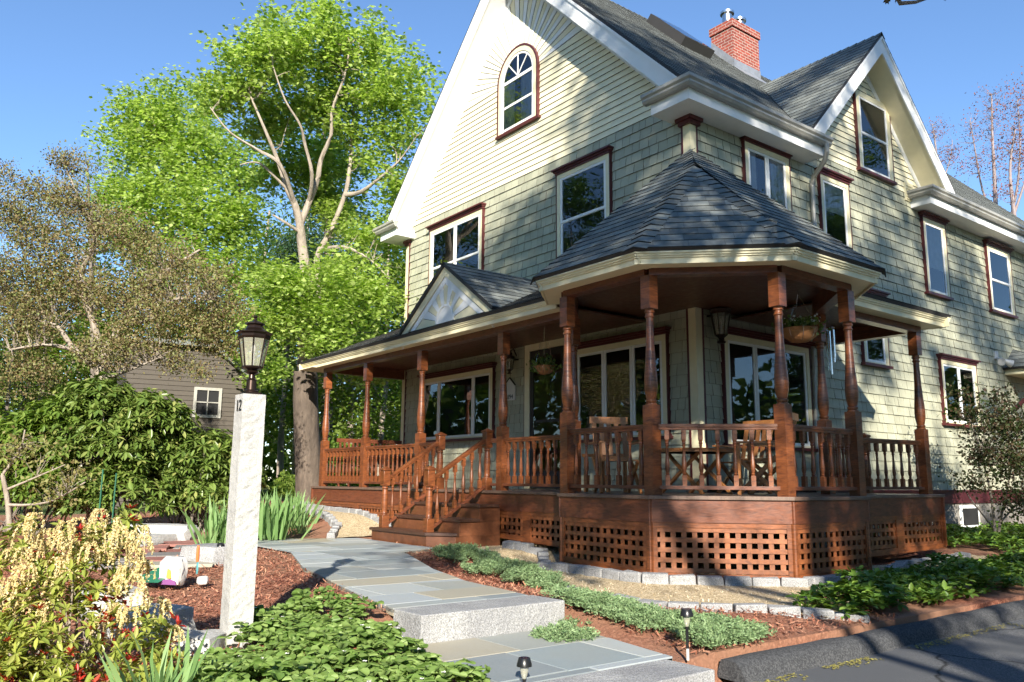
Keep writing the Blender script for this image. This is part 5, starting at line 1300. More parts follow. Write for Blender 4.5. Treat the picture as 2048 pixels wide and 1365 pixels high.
g = lambda *p: [at(x, y, d) for x, y, d in p]
tree('maple_tree', 'tall bright green maple with pale forked limbs behind the porch end', 'tree', (-10.6, -1.2, -.9),
     [(g((620, 1012, 19), (616, 930, 19), (612, 840, 19), (612, 740, 19), (615, 640, 19)), .285, .20), (g((613, 700, 19), (632, 640, 19.4), (640, 590, 19.6), (633, 530, 20), (640, 500, 20), (660, 465, 20), (690, 390, 20), (700, 330, 20), (705, 250, 20.3), (715, 150, 20.6), (720, 60, 20.6)), .13, .02),
      (g((615, 640, 19), (613, 560, 19), (604, 490, 19), (600, 450, 18.9), (590, 410, 18.8), (575, 380, 18.7), (555, 320, 18.6), (530, 260, 18.4), (500, 190, 18.4)), .16, .02),
      (g((600, 450, 18.9), (618, 405, 19), (635, 360, 19), (642, 320, 19), (662, 270, 19), (665, 220, 19), (690, 150, 19), (700, 90, 19)), .09, .02),
      (g((618, 405, 19), (624, 350, 18.6), (610, 290, 18.4), (600, 250, 18.2), (570, 200, 18), (545, 130, 18)), .055, .015),
      (g((590, 410, 18.8), (560, 330, 18.2), (515, 300, 18), (460, 265, 17.8), (420, 215, 17.8)), .06, .012), (g((575, 380, 18.7), (530, 335, 18.4), (508, 325, 18.2), (480, 330, 18)), .04, .012),
      (g((690, 390, 20), (720, 385, 19.8), (755, 360, 19.6), (800, 320, 19.4), (835, 270, 19.2)), .07, .012), (g((606, 470, 19), (570, 445, 18.6), (545, 430, 18.5)), .05, .02),
      (g((640, 500, 20), (690, 495, 19.5), (740, 520, 19.2), (780, 560, 19)), .06, .015), (g((613, 600, 19), (570, 590, 18.5), (530, 600, 18)), .05, .015)],
     B((640, 75, 85, 19), (560, 95, 75, 18.5), (490, 150, 80, 18.5), (430, 190, 60, 18.5), (715, 95, 80, 19.5), (790, 160, 75, 19.5), (830, 230, 55, 19.5), (600, 180, 90, 20), (700, 210, 90, 20), (520, 250, 60, 20), (770, 280, 70, 20), (800, 380, 60, 20),
       (760, 470, 60, 20), (560, 560, 60, 18), (620, 580, 75, 17.8), (700, 570, 85, 18.5), (760, 600, 60, 18.5), (540, 640, 60, 18), (650, 660, 70, 18), (730, 690, 55, 19), (745, 740, 45, 19), (700, 480, 55, 20.5), (600, 300, 80, 22), (660, 330, 80, 22), (560, 350, 55, 22), (690, 430, 60, 22), (640, 400, 50, 22.5)),
     1150, 40, .095, .165, L_MAPLE, trunk_pale, (T_MAPLE, F_MAPLE), shell=.25, seed=3)
tk = M(); tk.tube(g((622, 1018, 19), (618, 960, 19), (614, 880, 19), (611, 800, 19), (611, 742, 19)), [.37, .31, .29, .285, .27], 14, cap=False)
tk_o = tk.build('maple_trunk_bark', trunk_dark, [o for o in COL.objects if o.name == 'maple_tree'][0], smooth=60, recalc=False)
tree('maple_tree', 'broad yellow green maple left of the tall forked maple', 'tree', (-17.2, -4.0, -.9),
     [(g((420, 990, 24), (425, 850, 24), (430, 700, 24), (425, 600, 24)), .22, .14), (g((425, 620, 24), (400, 500, 24), (370, 400, 24), (330, 300, 24), (300, 230, 24)), .12, .02), (g((425, 600, 24), (460, 500, 24), (480, 400, 24), (470, 310, 24)), .10, .02), (g((400, 500, 24), (330, 430, 24), (270, 380, 24)), .07, .015)],
     B((300, 235, 70, 24), (370, 225, 75, 24), (250, 290, 65, 24), (310, 320, 85, 24), (400, 310, 80, 24), (460, 330, 75, 24), (250, 400, 70, 24), (330, 420, 90, 23.5), (420, 420, 80, 23.5), (480, 440, 70, 23.5), (240, 470, 50, 24), (430, 520, 80, 23), (500, 560, 60, 23), (340, 520, 80, 24), (510, 660, 60, 23), (520, 740, 50, 23)),
     900, 38, .108, .19, L_MAPLE, trunk_mid, (T_MAPLE, F_MAPLE), shell=.3, seed=5)
tree('crabapple_tree', 'bronze leaved crabapple with pale crooked limbs at the left edge', 'tree', (-8.9, -6.3, -.9),
     [(g((205, 1000, 15), (207, 880, 15), (203, 760, 15), (212, 700, 15)), .16, .12), (g((212, 700, 15), (245, 650, 15), (275, 600, 15), (330, 545, 15), (400, 500, 15)), .085, .02), (g((245, 650, 15), (300, 640, 14.8), (345, 600, 14.6), (420, 600, 14.5)), .05, .015), (g((210, 720, 15), (185, 640, 15), (160, 560, 15), (190, 470, 15), (150, 380, 15), (130, 330, 15)), .075, .012),
      (g((205, 745, 15), (150, 700, 14.8), (110, 650, 14.8), (50, 640, 14.8), (0, 600, 14.8)), .07, .015), (g((150, 700, 14.8), (90, 690, 14.5), (20, 700, 14.2)), .05, .015), (g((203, 760, 15), (260, 740, 14.6), (310, 720, 14.5)), .04, .012)],
     B((330, 530, 75, 15), (260, 480, 65, 15), (190, 450, 65, 15), (410, 570, 70, 14.6), (460, 620, 40, 14.6), (130, 400, 50, 15), (70, 380, 40, 15), (30, 430, 60, 15), (90, 500, 75, 15), (30, 560, 80, 14.8), (150, 570, 70, 15), (240, 590, 70, 14.8), (330, 620, 70, 14.6), (400, 660, 45, 14.6), (50, 650, 70, 14.6), (250, 690, 60, 14.5), (60, 740, 60, 14.5), (130, 330, 30, 15), (10, 350, 30, 15), (330, 690, 45, 14.8), (420, 640, 40, 14.8), (200, 700, 50, 14.8), (300, 600, 60, 15.4), (110, 620, 60, 15.4), (430, 690, 40, 14.8), (350, 725, 32, 14.8), (480, 690, 30, 14.8), (400, 745, 20, 14.6)),
     2300, 24, .050, .10, L_CRAB, trunk_pale, group=None, shell=.15, seed=8, rtwig=.016, noise=1.2)
tree('young_tree', 'thin pale olive tree rising behind the crabapple', 'tree', (-33, -4.5, -1), [(g((190, 1000, 36), (185, 700, 36), (180, 450, 36), (175, 330, 36)), .14, .03), (g((185, 600, 36), (130, 450, 36), (110, 350, 36)), .08, .02), (g((182, 520, 36), (215, 400, 36), (225, 330, 36)), .07, .02)],
     B((190, 340, 60, 36), (150, 400, 70, 36), (70, 420, 70, 36), (220, 420, 50, 36), (20, 440, 60, 36)), 620, 12, .09, .38, L_OLIVE, trunk_mid, shell=.2, seed=9, rtwig=.02, noise=1.2)
# bare budding trees on the right
def bare(name, label, pts, bl, seed, n=800):
    return tree(name, label, 'tree', tuple(pts[0][0][0]), pts, bl, n, 3, .07, .16, L_BUD, trunk_bud, shell=.1, seed=seed, rtwig=.013, noise=1.2, droop=.3, group=None)
bare('budding_tree', 'bare budding tree with fine reddish twigs at the right edge', [(g((2002, 980, 30), (1998, 700, 30), (1993, 480, 30), (1990, 380, 30), (1985, 280, 30), (1983, 190, 30)), .17, .02), (g((1994, 460, 30), (1965, 380, 30), (1950, 300, 30), (1940, 240, 30)), .05, .012), (g((1996, 520, 30), (2030, 400, 30), (2040, 300, 30), (2035, 200, 30)), .07, .012), (g((1993, 480, 30), (1950, 420, 30), (1925, 380, 30)), .035, .01)],
     B((1985, 200, 45, 30), (1955, 260, 45, 30), (2025, 230, 50, 30), (1935, 330, 35, 30), (1990, 320, 50, 30), (1930, 410, 30, 30), (2050, 330, 50, 30), (2060, 180, 50, 30)), 13)
bare('budding_tree', 'second bare tree with paler trunk cut by the right edge', [(g((2060, 980, 28), (2045, 600, 28), (2028, 430, 28), (2020, 340, 28), (2030, 260, 28)), .14, .02), (g((2028, 430, 28), (2060, 330, 28), (2075, 250, 28)), .05, .01)], B((2030, 280, 40, 28), (2070, 300, 50, 28), (2010, 380, 30, 28)), 14, 350)
bare('budding_tree', 'small bare tree top just above the right gable slope', [(g((1900, 980, 38), (1888, 600, 38), (1880, 380, 38), (1872, 300, 38), (1865, 250, 38)), .12, .02), (g((1880, 380, 38), (1900, 320, 38), (1905, 280, 38)), .04, .01)], B((1875, 260, 25, 38), (1895, 310, 30, 38), (1860, 320, 20, 38)), 15, 260)
# pine behind the maple
tree('pine_tree', 'dark pine showing between the maple limbs', 'tree', (-22, 2.5, -1), [(g((650, 1000, 33), (655, 700, 33), (655, 500, 33), (650, 330, 33), (648, 200, 33)), .3, .04)], B((640, 520, 75, 33), (700, 540, 60, 33), (590, 500, 45, 33), (650, 430, 60, 33), (645, 330, 50, 33), (660, 600, 90, 33), (720, 650, 60, 33)), 260, 70, .20, .45, L_PINE, trunk_mid, (T_SLIM, F_DIAM), shell=.3, seed=21, noise=1.3)
# woodland seen under the porch roof and left of the house
wprot = tree('woodland_tree', 'slim grey trunked woodland tree directly behind the left porch end', 'tree', (0, 0, 0), [([(0, 0, 0), (.1, .05, 2.5), (-.1, .1, 5), (.05, 0, 8), (0, .1, 11)], .17, .04), ([(0, 0, 4), (.9, .3, 5.4), (1.6, .4, 7)], .06, .02), ([(0, 0, 5), (-.9, -.3, 6.2), (-1.6, .2, 8)], .05, .02)],
     [(Vector((0, 0, 9)), 2.2), (Vector((1.4, .4, 7.2)), 1.6), (Vector((-1.4, 0, 7.6)), 1.6), (Vector((.3, -.8, 5.2)), 1.5), (Vector((-.6, .8, 4)), 1.4), (Vector((.9, 0, 3)), 1.0)], 210, 34, .17, .40, L_WOOD, trunk_pale, (T_DIAM, F_DIAM), group='woodland trees behind the garden', shell=.2, seed=31)
wp2 = tree('woodland_tree', 'olive leaved woodland tree behind the far hedge end', 'tree', (0, 0, 0), [([(0, 0, 0), (-.1, .05, 2.5), (.15, .1, 5), (-.05, 0, 7), (0, .1, 9)], .13, .03), ([(0, 0, 3), (-.9, .3, 4.4), (-1.4, .4, 6)], .05, .02)],
     [(Vector((0, 0, 6.5)), 2.0), (Vector((-1.2, .4, 5.2)), 1.5), (Vector((1, 0, 4.6)), 1.5), (Vector((.3, .8, 2.6)), 1.3), (Vector((-.5, -.6, 1.6)), 1.1)], 170, 30, .13, .42, L_OLIVE, trunk_mid, (T_DIAM, F_DIAM), group='woodland trees behind the garden', shell=.2, seed=32)
spots = [(690, 30, 1.0), (742, 33, 1.05), (762, 29, .9), (800, 34, 1.1), (640, 36, 1.15), (560, 32, 1.), (500, 34, 1.1), (440, 38, 1.15), (370, 40, 1.2), (290, 37, 1.1), (220, 40, 1.2), (140, 37, 1.1), (60, 36, 1.1), (-10, 34, 1.), (845, 36, 1.1), (590, 42, 1.3), (720, 44, 1.3), (-80, 40, 1.2), (880, 42, 1.3)]
wl_lab = ['behind the left porch posts', 'right of the first trunk behind the porch', 'behind the porch near the house corner', 'close to the left house corner', 'behind the big dark maple trunk', 'behind the irises and hedge end', 'right of the lamp post lantern', 'behind the lamp post', 'behind the brown neighbour house', 'left of the brown neighbour house', 'behind the crabapple trunk', 'behind the left half of the crabapple', 'near the left edge behind the rhododendrons', 'at the extreme left edge', 'behind the house corner', 'tall and far behind the maple trunk', 'tall and far behind the porch', 'beyond the left edge', 'hidden mostly by the house']
def ground_at(pxx, dep):
    p = at(pxx, 1000, dep); return Vector((p.x, p.y, -1.0))
first = {0: True, 1: True}
for i, (x, d, s_) in enumerate(spots):
    src = wprot if i % 3 != 1 else wp2; key = 0 if src is wprot else 1
    o = src if first[key] else copy_tree(src); first[key] = False
    o.location = ground_at(x, d); o.rotation_euler[2] = i*1.9; o.scale = (s_, s_, s_*(.85+.1*(i % 4))); o['label'] = ('leafy ' if key == 0 else 'olive ')+'woodland tree '+wl_lab[i]
# low undergrowth mass in front of the wood
RNG = np.random.default_rng(77)
n = 30000; U_ = RNG.uniform(-120, 900, n); Dp = RNG.uniform(24, 34, n); base_ = np.array([np.array(at(u, 1000, d)) for u, d in zip(U_, Dp)])
hgt = (1.3+1.0*np.sin(U_*.021)+.7*np.sin(U_*.057+1))*.9; base_[:, 2] = -1+RNG.random(n)**.7*np.maximum(.4, hgt)
o = scatter('undergrowth', L_WOOD, None, base_, RNG.normal(size=(n, 3)), RNG.uniform(.08, .2, n), T_DIAM, F_DIAM); kind(o, 'stuff'); o['label'] = 'mixed green undergrowth along the edge of the wood'

RNG = np.random.default_rng(78); n = 62000; U_ = RNG.uniform(-500, 1000, n); Dp = RNG.uniform(50, 62, n); base_ = np.array([np.array(at(u, 1000, d)) for u, d in zip(U_, Dp)])
base_[:, 2] = -1.5+RNG.random(n)**1.1*(11+1.6*np.sin(U_*.012)+1.1*np.sin(U_*.045+1)+.8*np.sin(U_*.11))
o = scatter('far_woodland', L_WOOD, None, base_, RNG.normal(size=(n, 3)), RNG.uniform(.25, .6, n), T_DIAM, F_DIAM); kind(o, 'stuff'); o['label'] = 'far green woodland closing the view behind the garden'
# rhododendron hedge: rosettes of leathery leaves over mounds
def rosettes(P, Nn, nleaf, ls, spread=.9, droop=-.15):
    n = len(P); idx = np.repeat(np.arange(n), nleaf); a = np.tile(np.arange(nleaf)*2*math.pi/nleaf, n)+np.repeat(RNG.random(n)*6, nleaf)
    Nn = Nn/np.linalg.norm(Nn, axis=1, keepdims=True); ref = np.array([.3, .2, .9]); X = np.cross(Nn, ref+RNG.normal(size=(n, 3))*.3); X /= np.linalg.norm(X, axis=1, keepdims=True); Y = np.cross(Nn, X)
    D = X[idx]*np.cos(a)[:, None]+Y[idx]*np.sin(a)[:, None]+Nn[idx]*(spread*RNG.uniform(-.2, .7, len(idx)))[:, None]+np.array([0, 0, droop]); S = RNG.uniform(ls*.7, ls*1.2, len(idx))
    return P[idx]+D*S[:, None]*.05, D, S, Nn[idx]
def scatter_ros(name, mat, parent, P, Nn, nleaf, ls, tm, fm, **k):
    A, D, S, NN = rosettes(P, Nn, nleaf, ls, **k)
    # leaf blades face away from the shoot axis
    return scatter(name, mat, parent, A, D, S, tm, fm, twist=(0, 0, 1))
T_RH = [(0, 0, 0), (.17, .35, .05), (.15, .7, .02), (0, 1, -.10), (-.15, .7, .02), (-.17, .35, .05)]
def mound(name, label, cat, blobs, n, nleaf, ls, mat, group=None, stems=True, bmat=trunk_mid, zmin=-1.0, seed=1, inner=.55):
    global RNG; RNG = np.random.default_rng(seed)
    c0 = blobs[0][0]; t = thing(name, label, cat, (c0[0], c0[1], zmin), 0, group)
    w = np.array([b[1]**2 for b in blobs]); w /= w.sum(); ch = RNG.choice(len(blobs), size=n, p=w); d = rand_dir(n); d[:, 2] = np.abs(d[:, 2])*.9-.25+.25*RNG.random(n)
    rad = np.array([b[1] for b in blobs])[ch]; ctr = np.array([list(b[0]) for b in blobs])[ch]; k = inner+(1-inner)*RNG.random(n)**.45; k *= 1+.10*RNG.normal(size=n)
    P = ctr+d*(rad*k)[:, None]; ok = P[:, 2] > zmin+.02; P = P[ok]; d = d[ok]
    scatter_ros('foliage', mat, t, P, d+[0, 0, .6], nleaf, ls, T_RH, F_LANCE)
    if stems:
        s_ = M(); rr_ = random.Random(seed)
        for k in range(26):
            i = rr_.randrange(len(P)); q = P[i]; b = Vector((c0[0]+rr_.uniform(-.3, .3), c0[1]+rr_.uniform(-.3, .3), zmin-.05)); m0 = (Vector(q)+b)/2+Vector((rr_.uniform(-.2, .2), rr_.uniform(-.2, .2), -.1)); s_.tube([b, m0, Vector(q)], [.02, .014, .006], 5)
        s_.build('stems', bmat, t, recalc=False)
    return t
mound('rhododendron_bush', 'large glossy rhododendron bush below the crabapple', 'bush', B((230, 900, 130, 13.5), (200, 820, 80, 13.5), (300, 850, 80, 13.5), (250, 1000, 120, 13.2)), 1500, 8, .15, L_RHODO, 'rhododendron hedge', zmin=-.85, seed=41)
mound('rhododendron_bush', 'rhododendron bush directly left of the lamp post', 'bush', B((390, 930, 80, 13.8), (350, 900, 60, 13.8), (430, 920, 65, 14), (400, 1000, 80, 13.6), (470, 960, 60, 14.2)), 950, 8, .145, L_RHODO, 'rhododendron hedge', zmin=-.85, seed=42)
mound('rhododendron_bush', 'lighter green rhododendron bush at the left edge', 'bush', B((60, 900, 100, 13.3), (120, 850, 70, 13.3), (0, 960, 110, 13.2), (110, 990, 90, 13)), 1200, 8, .14, leafm('light_rhododendron_leaf', [(.08, .14, .02), (.13, .21, .035), (.20, .26, .05)], .3, .4), 'rhododendron hedge', zmin=-.85, seed=43)
tree('bare_shrub', 'small bare grey branched shrub before the rhododendrons at the left', 'shrub', (-7, -7, -.9), [(g((20, 1060, 11.5), (15, 1000, 11.5), (5, 950, 11.5)), .045, .03), (g((15, 1010, 11.5), (60, 1010, 11.4), (110, 1000, 11.3), (170, 965, 11.2)), .025, .01), (g((12, 980, 11.5), (60, 960, 11.4), (130, 930, 11.3)), .02, .008), (g((5, 950, 11.5), (40, 900, 11.5), (50, 860, 11.5)), .025, .01)],
     B((150, 950, 40, 11.3), (60, 900, 50, 11.4), (110, 980, 40, 11.2), (10, 900, 40, 11.4)), 90, 8, .06, .12, L_OLIVE, trunk_pale, shell=.1, seed=45, rtwig=.008, noise=1.2)
# azalea-like shrub at the right wall
tree('open_shrub', 'open dark twiggy shrub against the side wall at the right edge', 'shrub', tuple(at(1990, 1085, 13.8)), [(g((1992, 1092, 13.8), (1988, 1040, 13.8), (1980, 980, 13.8), (1960, 900, 13.8), (1940, 840, 13.8)), .03, .008), (g((1994, 1088, 13.8), (2005, 1020, 13.8), (2020, 950, 13.8), (2030, 860, 13.8)), .028, .008), (g((1990, 1060, 13.8), (1950, 1010, 13.7), (1915, 960, 13.7)), .018, .006), (g((1996, 1050, 13.8), (2040, 1000, 13.7), (2070, 950, 13.7)), .02, .008)],
     B((1990, 850, 50, 13.8), (1950, 830, 40, 13.8), (2030, 850, 50, 13.8), (2000, 920, 50, 13.7), (2045, 930, 45, 13.7), (1960, 900, 35, 13.8), (1940, 960, 30, 13.7), (2030, 1000, 40, 13.6), (1930, 790, 15, 13.8), (2000, 800, 25, 13.8)), 430, 17, .058, .10, L_SHRUB, trunk_pale, shell=.1, seed=47, rtwig=.007, noise=1.2)

# pieris bush in the left foreground
RNG = np.random.default_rng(51)
pb = thing('pieris_bush', 'flowering pieris bush with cream tassels and red shoots in the left foreground', 'bush', tuple(at(120, 1400, 4.4)))
PB = B((110, 1300, 150, 4.3), (50, 1140, 110, 4.5), (190, 1130, 90, 4.5), (280, 1290, 85, 4.2), (60, 1390, 130, 4.1), (240, 1390, 90, 4.1), (-40, 1300, 130, 4.3), (230, 1060, 50, 4.6), (320, 1330, 50, 4.15))
w = np.array([b[1]**2 for b in PB]); w /= w.sum(); n = 620; chs = RNG.choice(len(PB), size=n, p=w); d = rand_dir(n); rad = np.array([b[1] for b in PB])[chs]; ctr = np.array([list(b[0]) for b in PB])[chs]
P = ctr+d*(rad*(.35+.65*RNG.random(n)**.5))[:, None]; d[:, 2] = np.abs(d[:, 2])+.5
red = RNG.random(n) < .24
scatter_ros('foliage', L_PIE, pb, P[~red], d[~red], 9, .058, T_RH, F_LANCE, droop=.1); scatter_ros('foliage', L_PIE, pb, P[~red]-d[~red]*.03, d[~red], 6, .062, T_RH, F_LANCE, droop=-.1)
scatter_ros('red_shoots', L_RED, pb, P[red], d[red], 8, .043, T_RH, F_LANCE, spread=1.4, droop=.4)
st = M(); rr_ = random.Random(6); root = at(120, 1420, 4.4)
for k in range(60):
    q = Vector(P[rr_.randrange(n)]); m0 = (q+root)/2+Vector((rr_.uniform(-.1, .1), rr_.uniform(-.1, .1), rr_.uniform(-.1, .03))); st.tube([root+Vector((rr_.uniform(-.15, .15), rr_.uniform(-.15, .15), 0)), m0, q], [.011, .007, .003], 5)
st.build('stems', trunk_pale, pb, recalc=False)
FP_, FD_, FS_ = [], [], []; stal = M()
tass = [(230, 1040), (190, 1060), (255, 1075), (285, 1060), (210, 1095), (265, 1110), (160, 1050), (120, 1075), (90, 1100), (140, 1120), (60, 1130), (30, 1150), (50, 1180), (15, 1210), (110, 1160), (250, 1140), (235, 1170), (270, 1165), (90, 1220), (40, 1260), (235, 1220), (250, 1250), (205, 1240), (315, 1205), (330, 1215), (70, 1040), (50, 1060), (200, 1030), (20, 1100), (290, 1090), (140, 1290), (345, 1260), (10, 1170), (150, 1085), (300, 1130), (215, 1070), (245, 1055), (240, 1095), (275, 1130), (180, 1090), (75, 1080), (105, 1125), (45, 1110), (20, 1180), (5, 1250), (60, 1200), (130, 1060), (170, 1110), (225, 1210), (255, 1230), (280, 1190), (90, 1060), (35, 1210), (150, 1150)]
for tx, ty in tass:
    c = at(tx+rr_.uniform(-8, 8), ty+rr_.uniform(-8, 8)-6, 4.35+rr_.uniform(-.15, .2))
    for s_ in range(rr_.randint(7, 10)):
        a = rr_.random()*6.28; L_ = rr_.uniform(.055, .10); o_ = Vector((math.cos(a), math.sin(a), 0)); path = [c, c+o_*.025+Vector((0, 0, .012)), c+o_*.045+Vector((0, 0, -L_*.4)), c+o_*.05+Vector((0, 0, -L_))]
        stal.tube(path, .0012, 3, cap=False)
        for i in range(13):
            t = i/12; q = path[1].lerp(path[2], t*2) if t < .5 else path[2].lerp(path[3], t*2-1)
            for _ in range(2): FP_.append((q.x+rr_.gauss(0, .003), q.y+rr_.gauss(0, .003), q.z)); FD_.append((rr_.gauss(0, 1), rr_.gauss(0, 1), -1.2)); FS_.append(rr_.uniform(.009, .014))
scatter('flower_tassels', L_FLW, pb, np.array(FP_), np.array(FD_), np.array(FS_), [(0, 0, 0), (.38, .3, .1), (.34, .85, .05), (-.34, .85, .05), (-.38, .3, .1)], [(0, 1, 2, 3, 4)]); stal.build('flower_stalks', L_FLW, pb, recalc=False)

# strawberry groundcover
RNG = np.random.default_rng(61)
SP = [tuple(gz_at(x, y, -.94)[:2]) for x, y in [(372, 1330), (430, 1285), (500, 1238), (560, 1222), (620, 1214), (690, 1222), (770, 1240), (850, 1272), (870, 1292), (930, 1300), (1062, 1372), (1000, 1560), (400, 1560)]]
n = 2100; Q = []
xs_, ys_ = [p[0] for p in SP], [p[1] for p in SP]
while len(Q) < n:
    x, y = random.uniform(min(xs_), max(xs_)), random.uniform(min(ys_), max(ys_))
    if in_poly(x, y, SP) and not (2.2 < x < 2.42 and -7.43 < y < -7.2): Q.append((x, y))
hx_ = lambda x, y: .10+.035*math.sin(x*5+y*3)+.03*math.sin(y*7-x*2)
A, D, S = [], [], []; stm = M()
for i, (x, y) in enumerate(Q):
    h_ = max(.03, hx_(x, y)*random.uniform(.55, 1.25)); z = gh(x, y)+.02+h_; a0 = random.random()*6.28; tilt = random.uniform(-.35, .15); s_ = random.uniform(.042, .068)
    for k in range(3): A.append((x, y, z)); a = a0+k*2.094+random.uniform(-.15, .15); D.append((math.cos(a), math.sin(a), tilt+random.uniform(-.15, .15))); S.append(s_)
    if i % 3 == 0: stm.tube([(x+random.uniform(-.03, .03), y+random.uniform(-.03, .03), gh(x, y)), (x, y, z)], .0018, 3, cap=False)
T_SB = []; F_SB = []
o = scatter('strawberry_groundcover', L_STRAW, None, np.array(A), np.array(D), np.array(S), [(p[0]*1.18, p[1], p[2]*1.6) for p in T_OVAL], F_OVAL, twist=(0, 0, 1)); kind(o, 'stuff'); o['label'] = 'lush strawberry groundcover with trifoliate leaves along the lower walk'
s2 = stm.build('stalks', L_STRAW, recalc=False); s2.parent = o
fl_ = [q for q in Q if random.random() < .02]; FPt = np.repeat(np.array([(x, y, gh(x, y)+.03+hx_(x, y)*1.15) for x, y in fl_]), 5, axis=0); aa = np.tile(np.arange(5)*1.2566, len(fl_))
f_ = scatter('blossoms', L_WHITE, None, FPt, np.stack([np.cos(aa), np.sin(aa), .15+0*aa], 1), np.full(len(FPt), .013), [(p[0]*1.3, p[1], p[2]) for p in T_OVAL], F_OVAL, twist=(0, 0, 1)); f_.parent = o
# irises
T_BL = [(-.030, 0, 0), (.030, 0, 0), (.034, .35, .03), (.030, .7, .10), (0, 1, .24), (-.030, .7, .10), (-.034, .35, .03)]; F_BL = [(0, 1, 2, 6), (6, 2, 3, 5), (5, 3, 4)]
def iris(label, loc, r_, n, h, seed, grp='iris clumps'):
    global RNG; RNG = np.random.default_rng(seed); t = thing('iris_clump', label, 'iris', loc, 0, grp)
    P = RNG.normal(size=(n, 3))*[r_*.45, r_*.45, 0]; D = P*[1.3/r_*.35, 1.3/r_*.35, 0]+RNG.normal(size=(n, 3))*[.16, .16, 0]+[0, 0, 1]
    scatter('blades', L_IRIS, t, P, D, RNG.uniform(h*.55, h*1.1, n), T_BL, F_BL, world=False); return t
p_ = lambda x, y, z: tuple(gz_at(x, y, z))
iris('tall iris clump between lamp post and left path', p_(435, 1092, -.88), .22, 60, .62, 1); iris('large iris clump right of the lamp post', p_(545, 1078, -.88), .30, 95, .72, 2); iris('iris clump behind the large one near the maple trunk', p_(590, 1060, -.85), .25, 70, .66, 3); iris('iris clump directly behind the lamp post', p_(498, 1075, -.88), .25, 60, .68, 4)
iris('tall green iris blades at the bottom edge below the flowering bush', p_(320, 1440, -1.03), .14, 34, .36, 5); iris('small blue green iris tuft beside the left path', p_(412, 1100, -.88), .08, 26, .26, 6); iris('leafy perennial tuft at the foot of the large iris clump', p_(598, 1068, -.86), .15, 50, .26, 7)
# spreading junipers
def juniper(label, pts, n, seed, h=.10):
    pts = [(a_, b_-6, c_*1.08) for a_, b_, c_ in pts]; n = int(n*1.35)
    global RNG; RNG = np.random.default_rng(seed); c = gz_at(*pts[0][:2], -.98); t = thing('creeping_juniper', label, 'juniper', (c[0], c[1], gh(c[0], c[1])), 0, 'creeping junipers by the porch')
    A, D = [], []
    for (qx, qy, rx) in pts:
        c = gz_at(qx, qy, -.98); m = int(n*rx*rx/sum(p[2]**2 for p in pts)); k = max(8, int(m/70)); tips = [(RNG.uniform(0, 6.283), rx*RNG.random()**.55) for _ in range(k)]
        for a, r_ in tips:
            e = np.array([c[0]+r_*math.cos(a), c[1]+r_*math.sin(a)]); hh = h*(1.15-.6*r_/rx)*RNG.uniform(.5, 1.25); L_ = RNG.uniform(.06, .16); a2 = a+RNG.normal()*.6
            for _ in range(70):
                t_ = RNG.random(); p = e-np.array([math.cos(a2), math.sin(a2)])*L_*t_; A.append((p[0]+RNG.normal()*.012, p[1]+RNG.normal()*.012, gh(p[0], p[1])+.02+hh*(1-.3*t_)+RNG.normal()*.012)); D.append((math.cos(a2)+RNG.normal()*.7, math.sin(a2)+RNG.normal()*.7, .45+RNG.normal()*.5))
    scatter('needles', L_JUN, t, np.array(A), np.array(D), RNG.uniform(.018, .034, len(A)), [(p[0]*1.4, p[1], p[2]) for p in T_SLIM], F_DIAM)
    return t
juniper('rounded grey green juniper beside the stairs and walk', [(905, 1098, .30), (965, 1102, .30), (860, 1092, .18)], 17000, 71, .16)
juniper('spreading juniper in the middle of the bed along the walk', [(930, 1128, .40), (1000, 1142, .42), (1060, 1160, .32), (1095, 1178, .2)], 26000, 72, .13)
juniper('low blue green juniper mat in front of the turret', [(1150, 1225, .28), (1220, 1228, .32), (1300, 1240, .30), (1130, 1250, .22)], 22000, 73, .09)
juniper('dark juniper mat between the middle mat and the kerb', [(1380, 1245, .28), (1450, 1250, .32), (1400, 1262, .2)], 16000, 74, .09)
juniper('small round juniper in the mulch left of the stairs', [(660, 1060, .38), (640, 1058, .25)], 9000, 75, .18)
# pachysandra and other groundcover in the shady bed
RNG = np.random.default_rng(81); Q = []
while len(Q) < 3600:
    x, y = random.uniform(.3, 3.95), random.uniform(-2.9, 9.5); lim = 3.93-.045*max(0, y+3)*.35
    if x > lim or (y < 3.4 and x < 2.75+.22*max(0, -(y))): continue
    if y < -2.2 and x < 3.3: continue
    if y > 3.4 and random.random() < .45: continue
    Q.append((x, y, gh(x, y)+.05+.12*random.random()*(1+.5*math.sin(x*4+y*3))))
Q = np.array(Q); o = scatter_ros('pachysandra', L_PACH, None, Q, RNG.normal(size=(len(Q), 3))*.3+[0, 0, 1], 7, .085, [(p[0]*1.3, p[1], p[2]) for p in T_RH], F_LANCE, spread=.4, droop=.05); kind(o, 'stuff'); o['label'] = 'dense dark pachysandra groundcover between kerb and side wall'

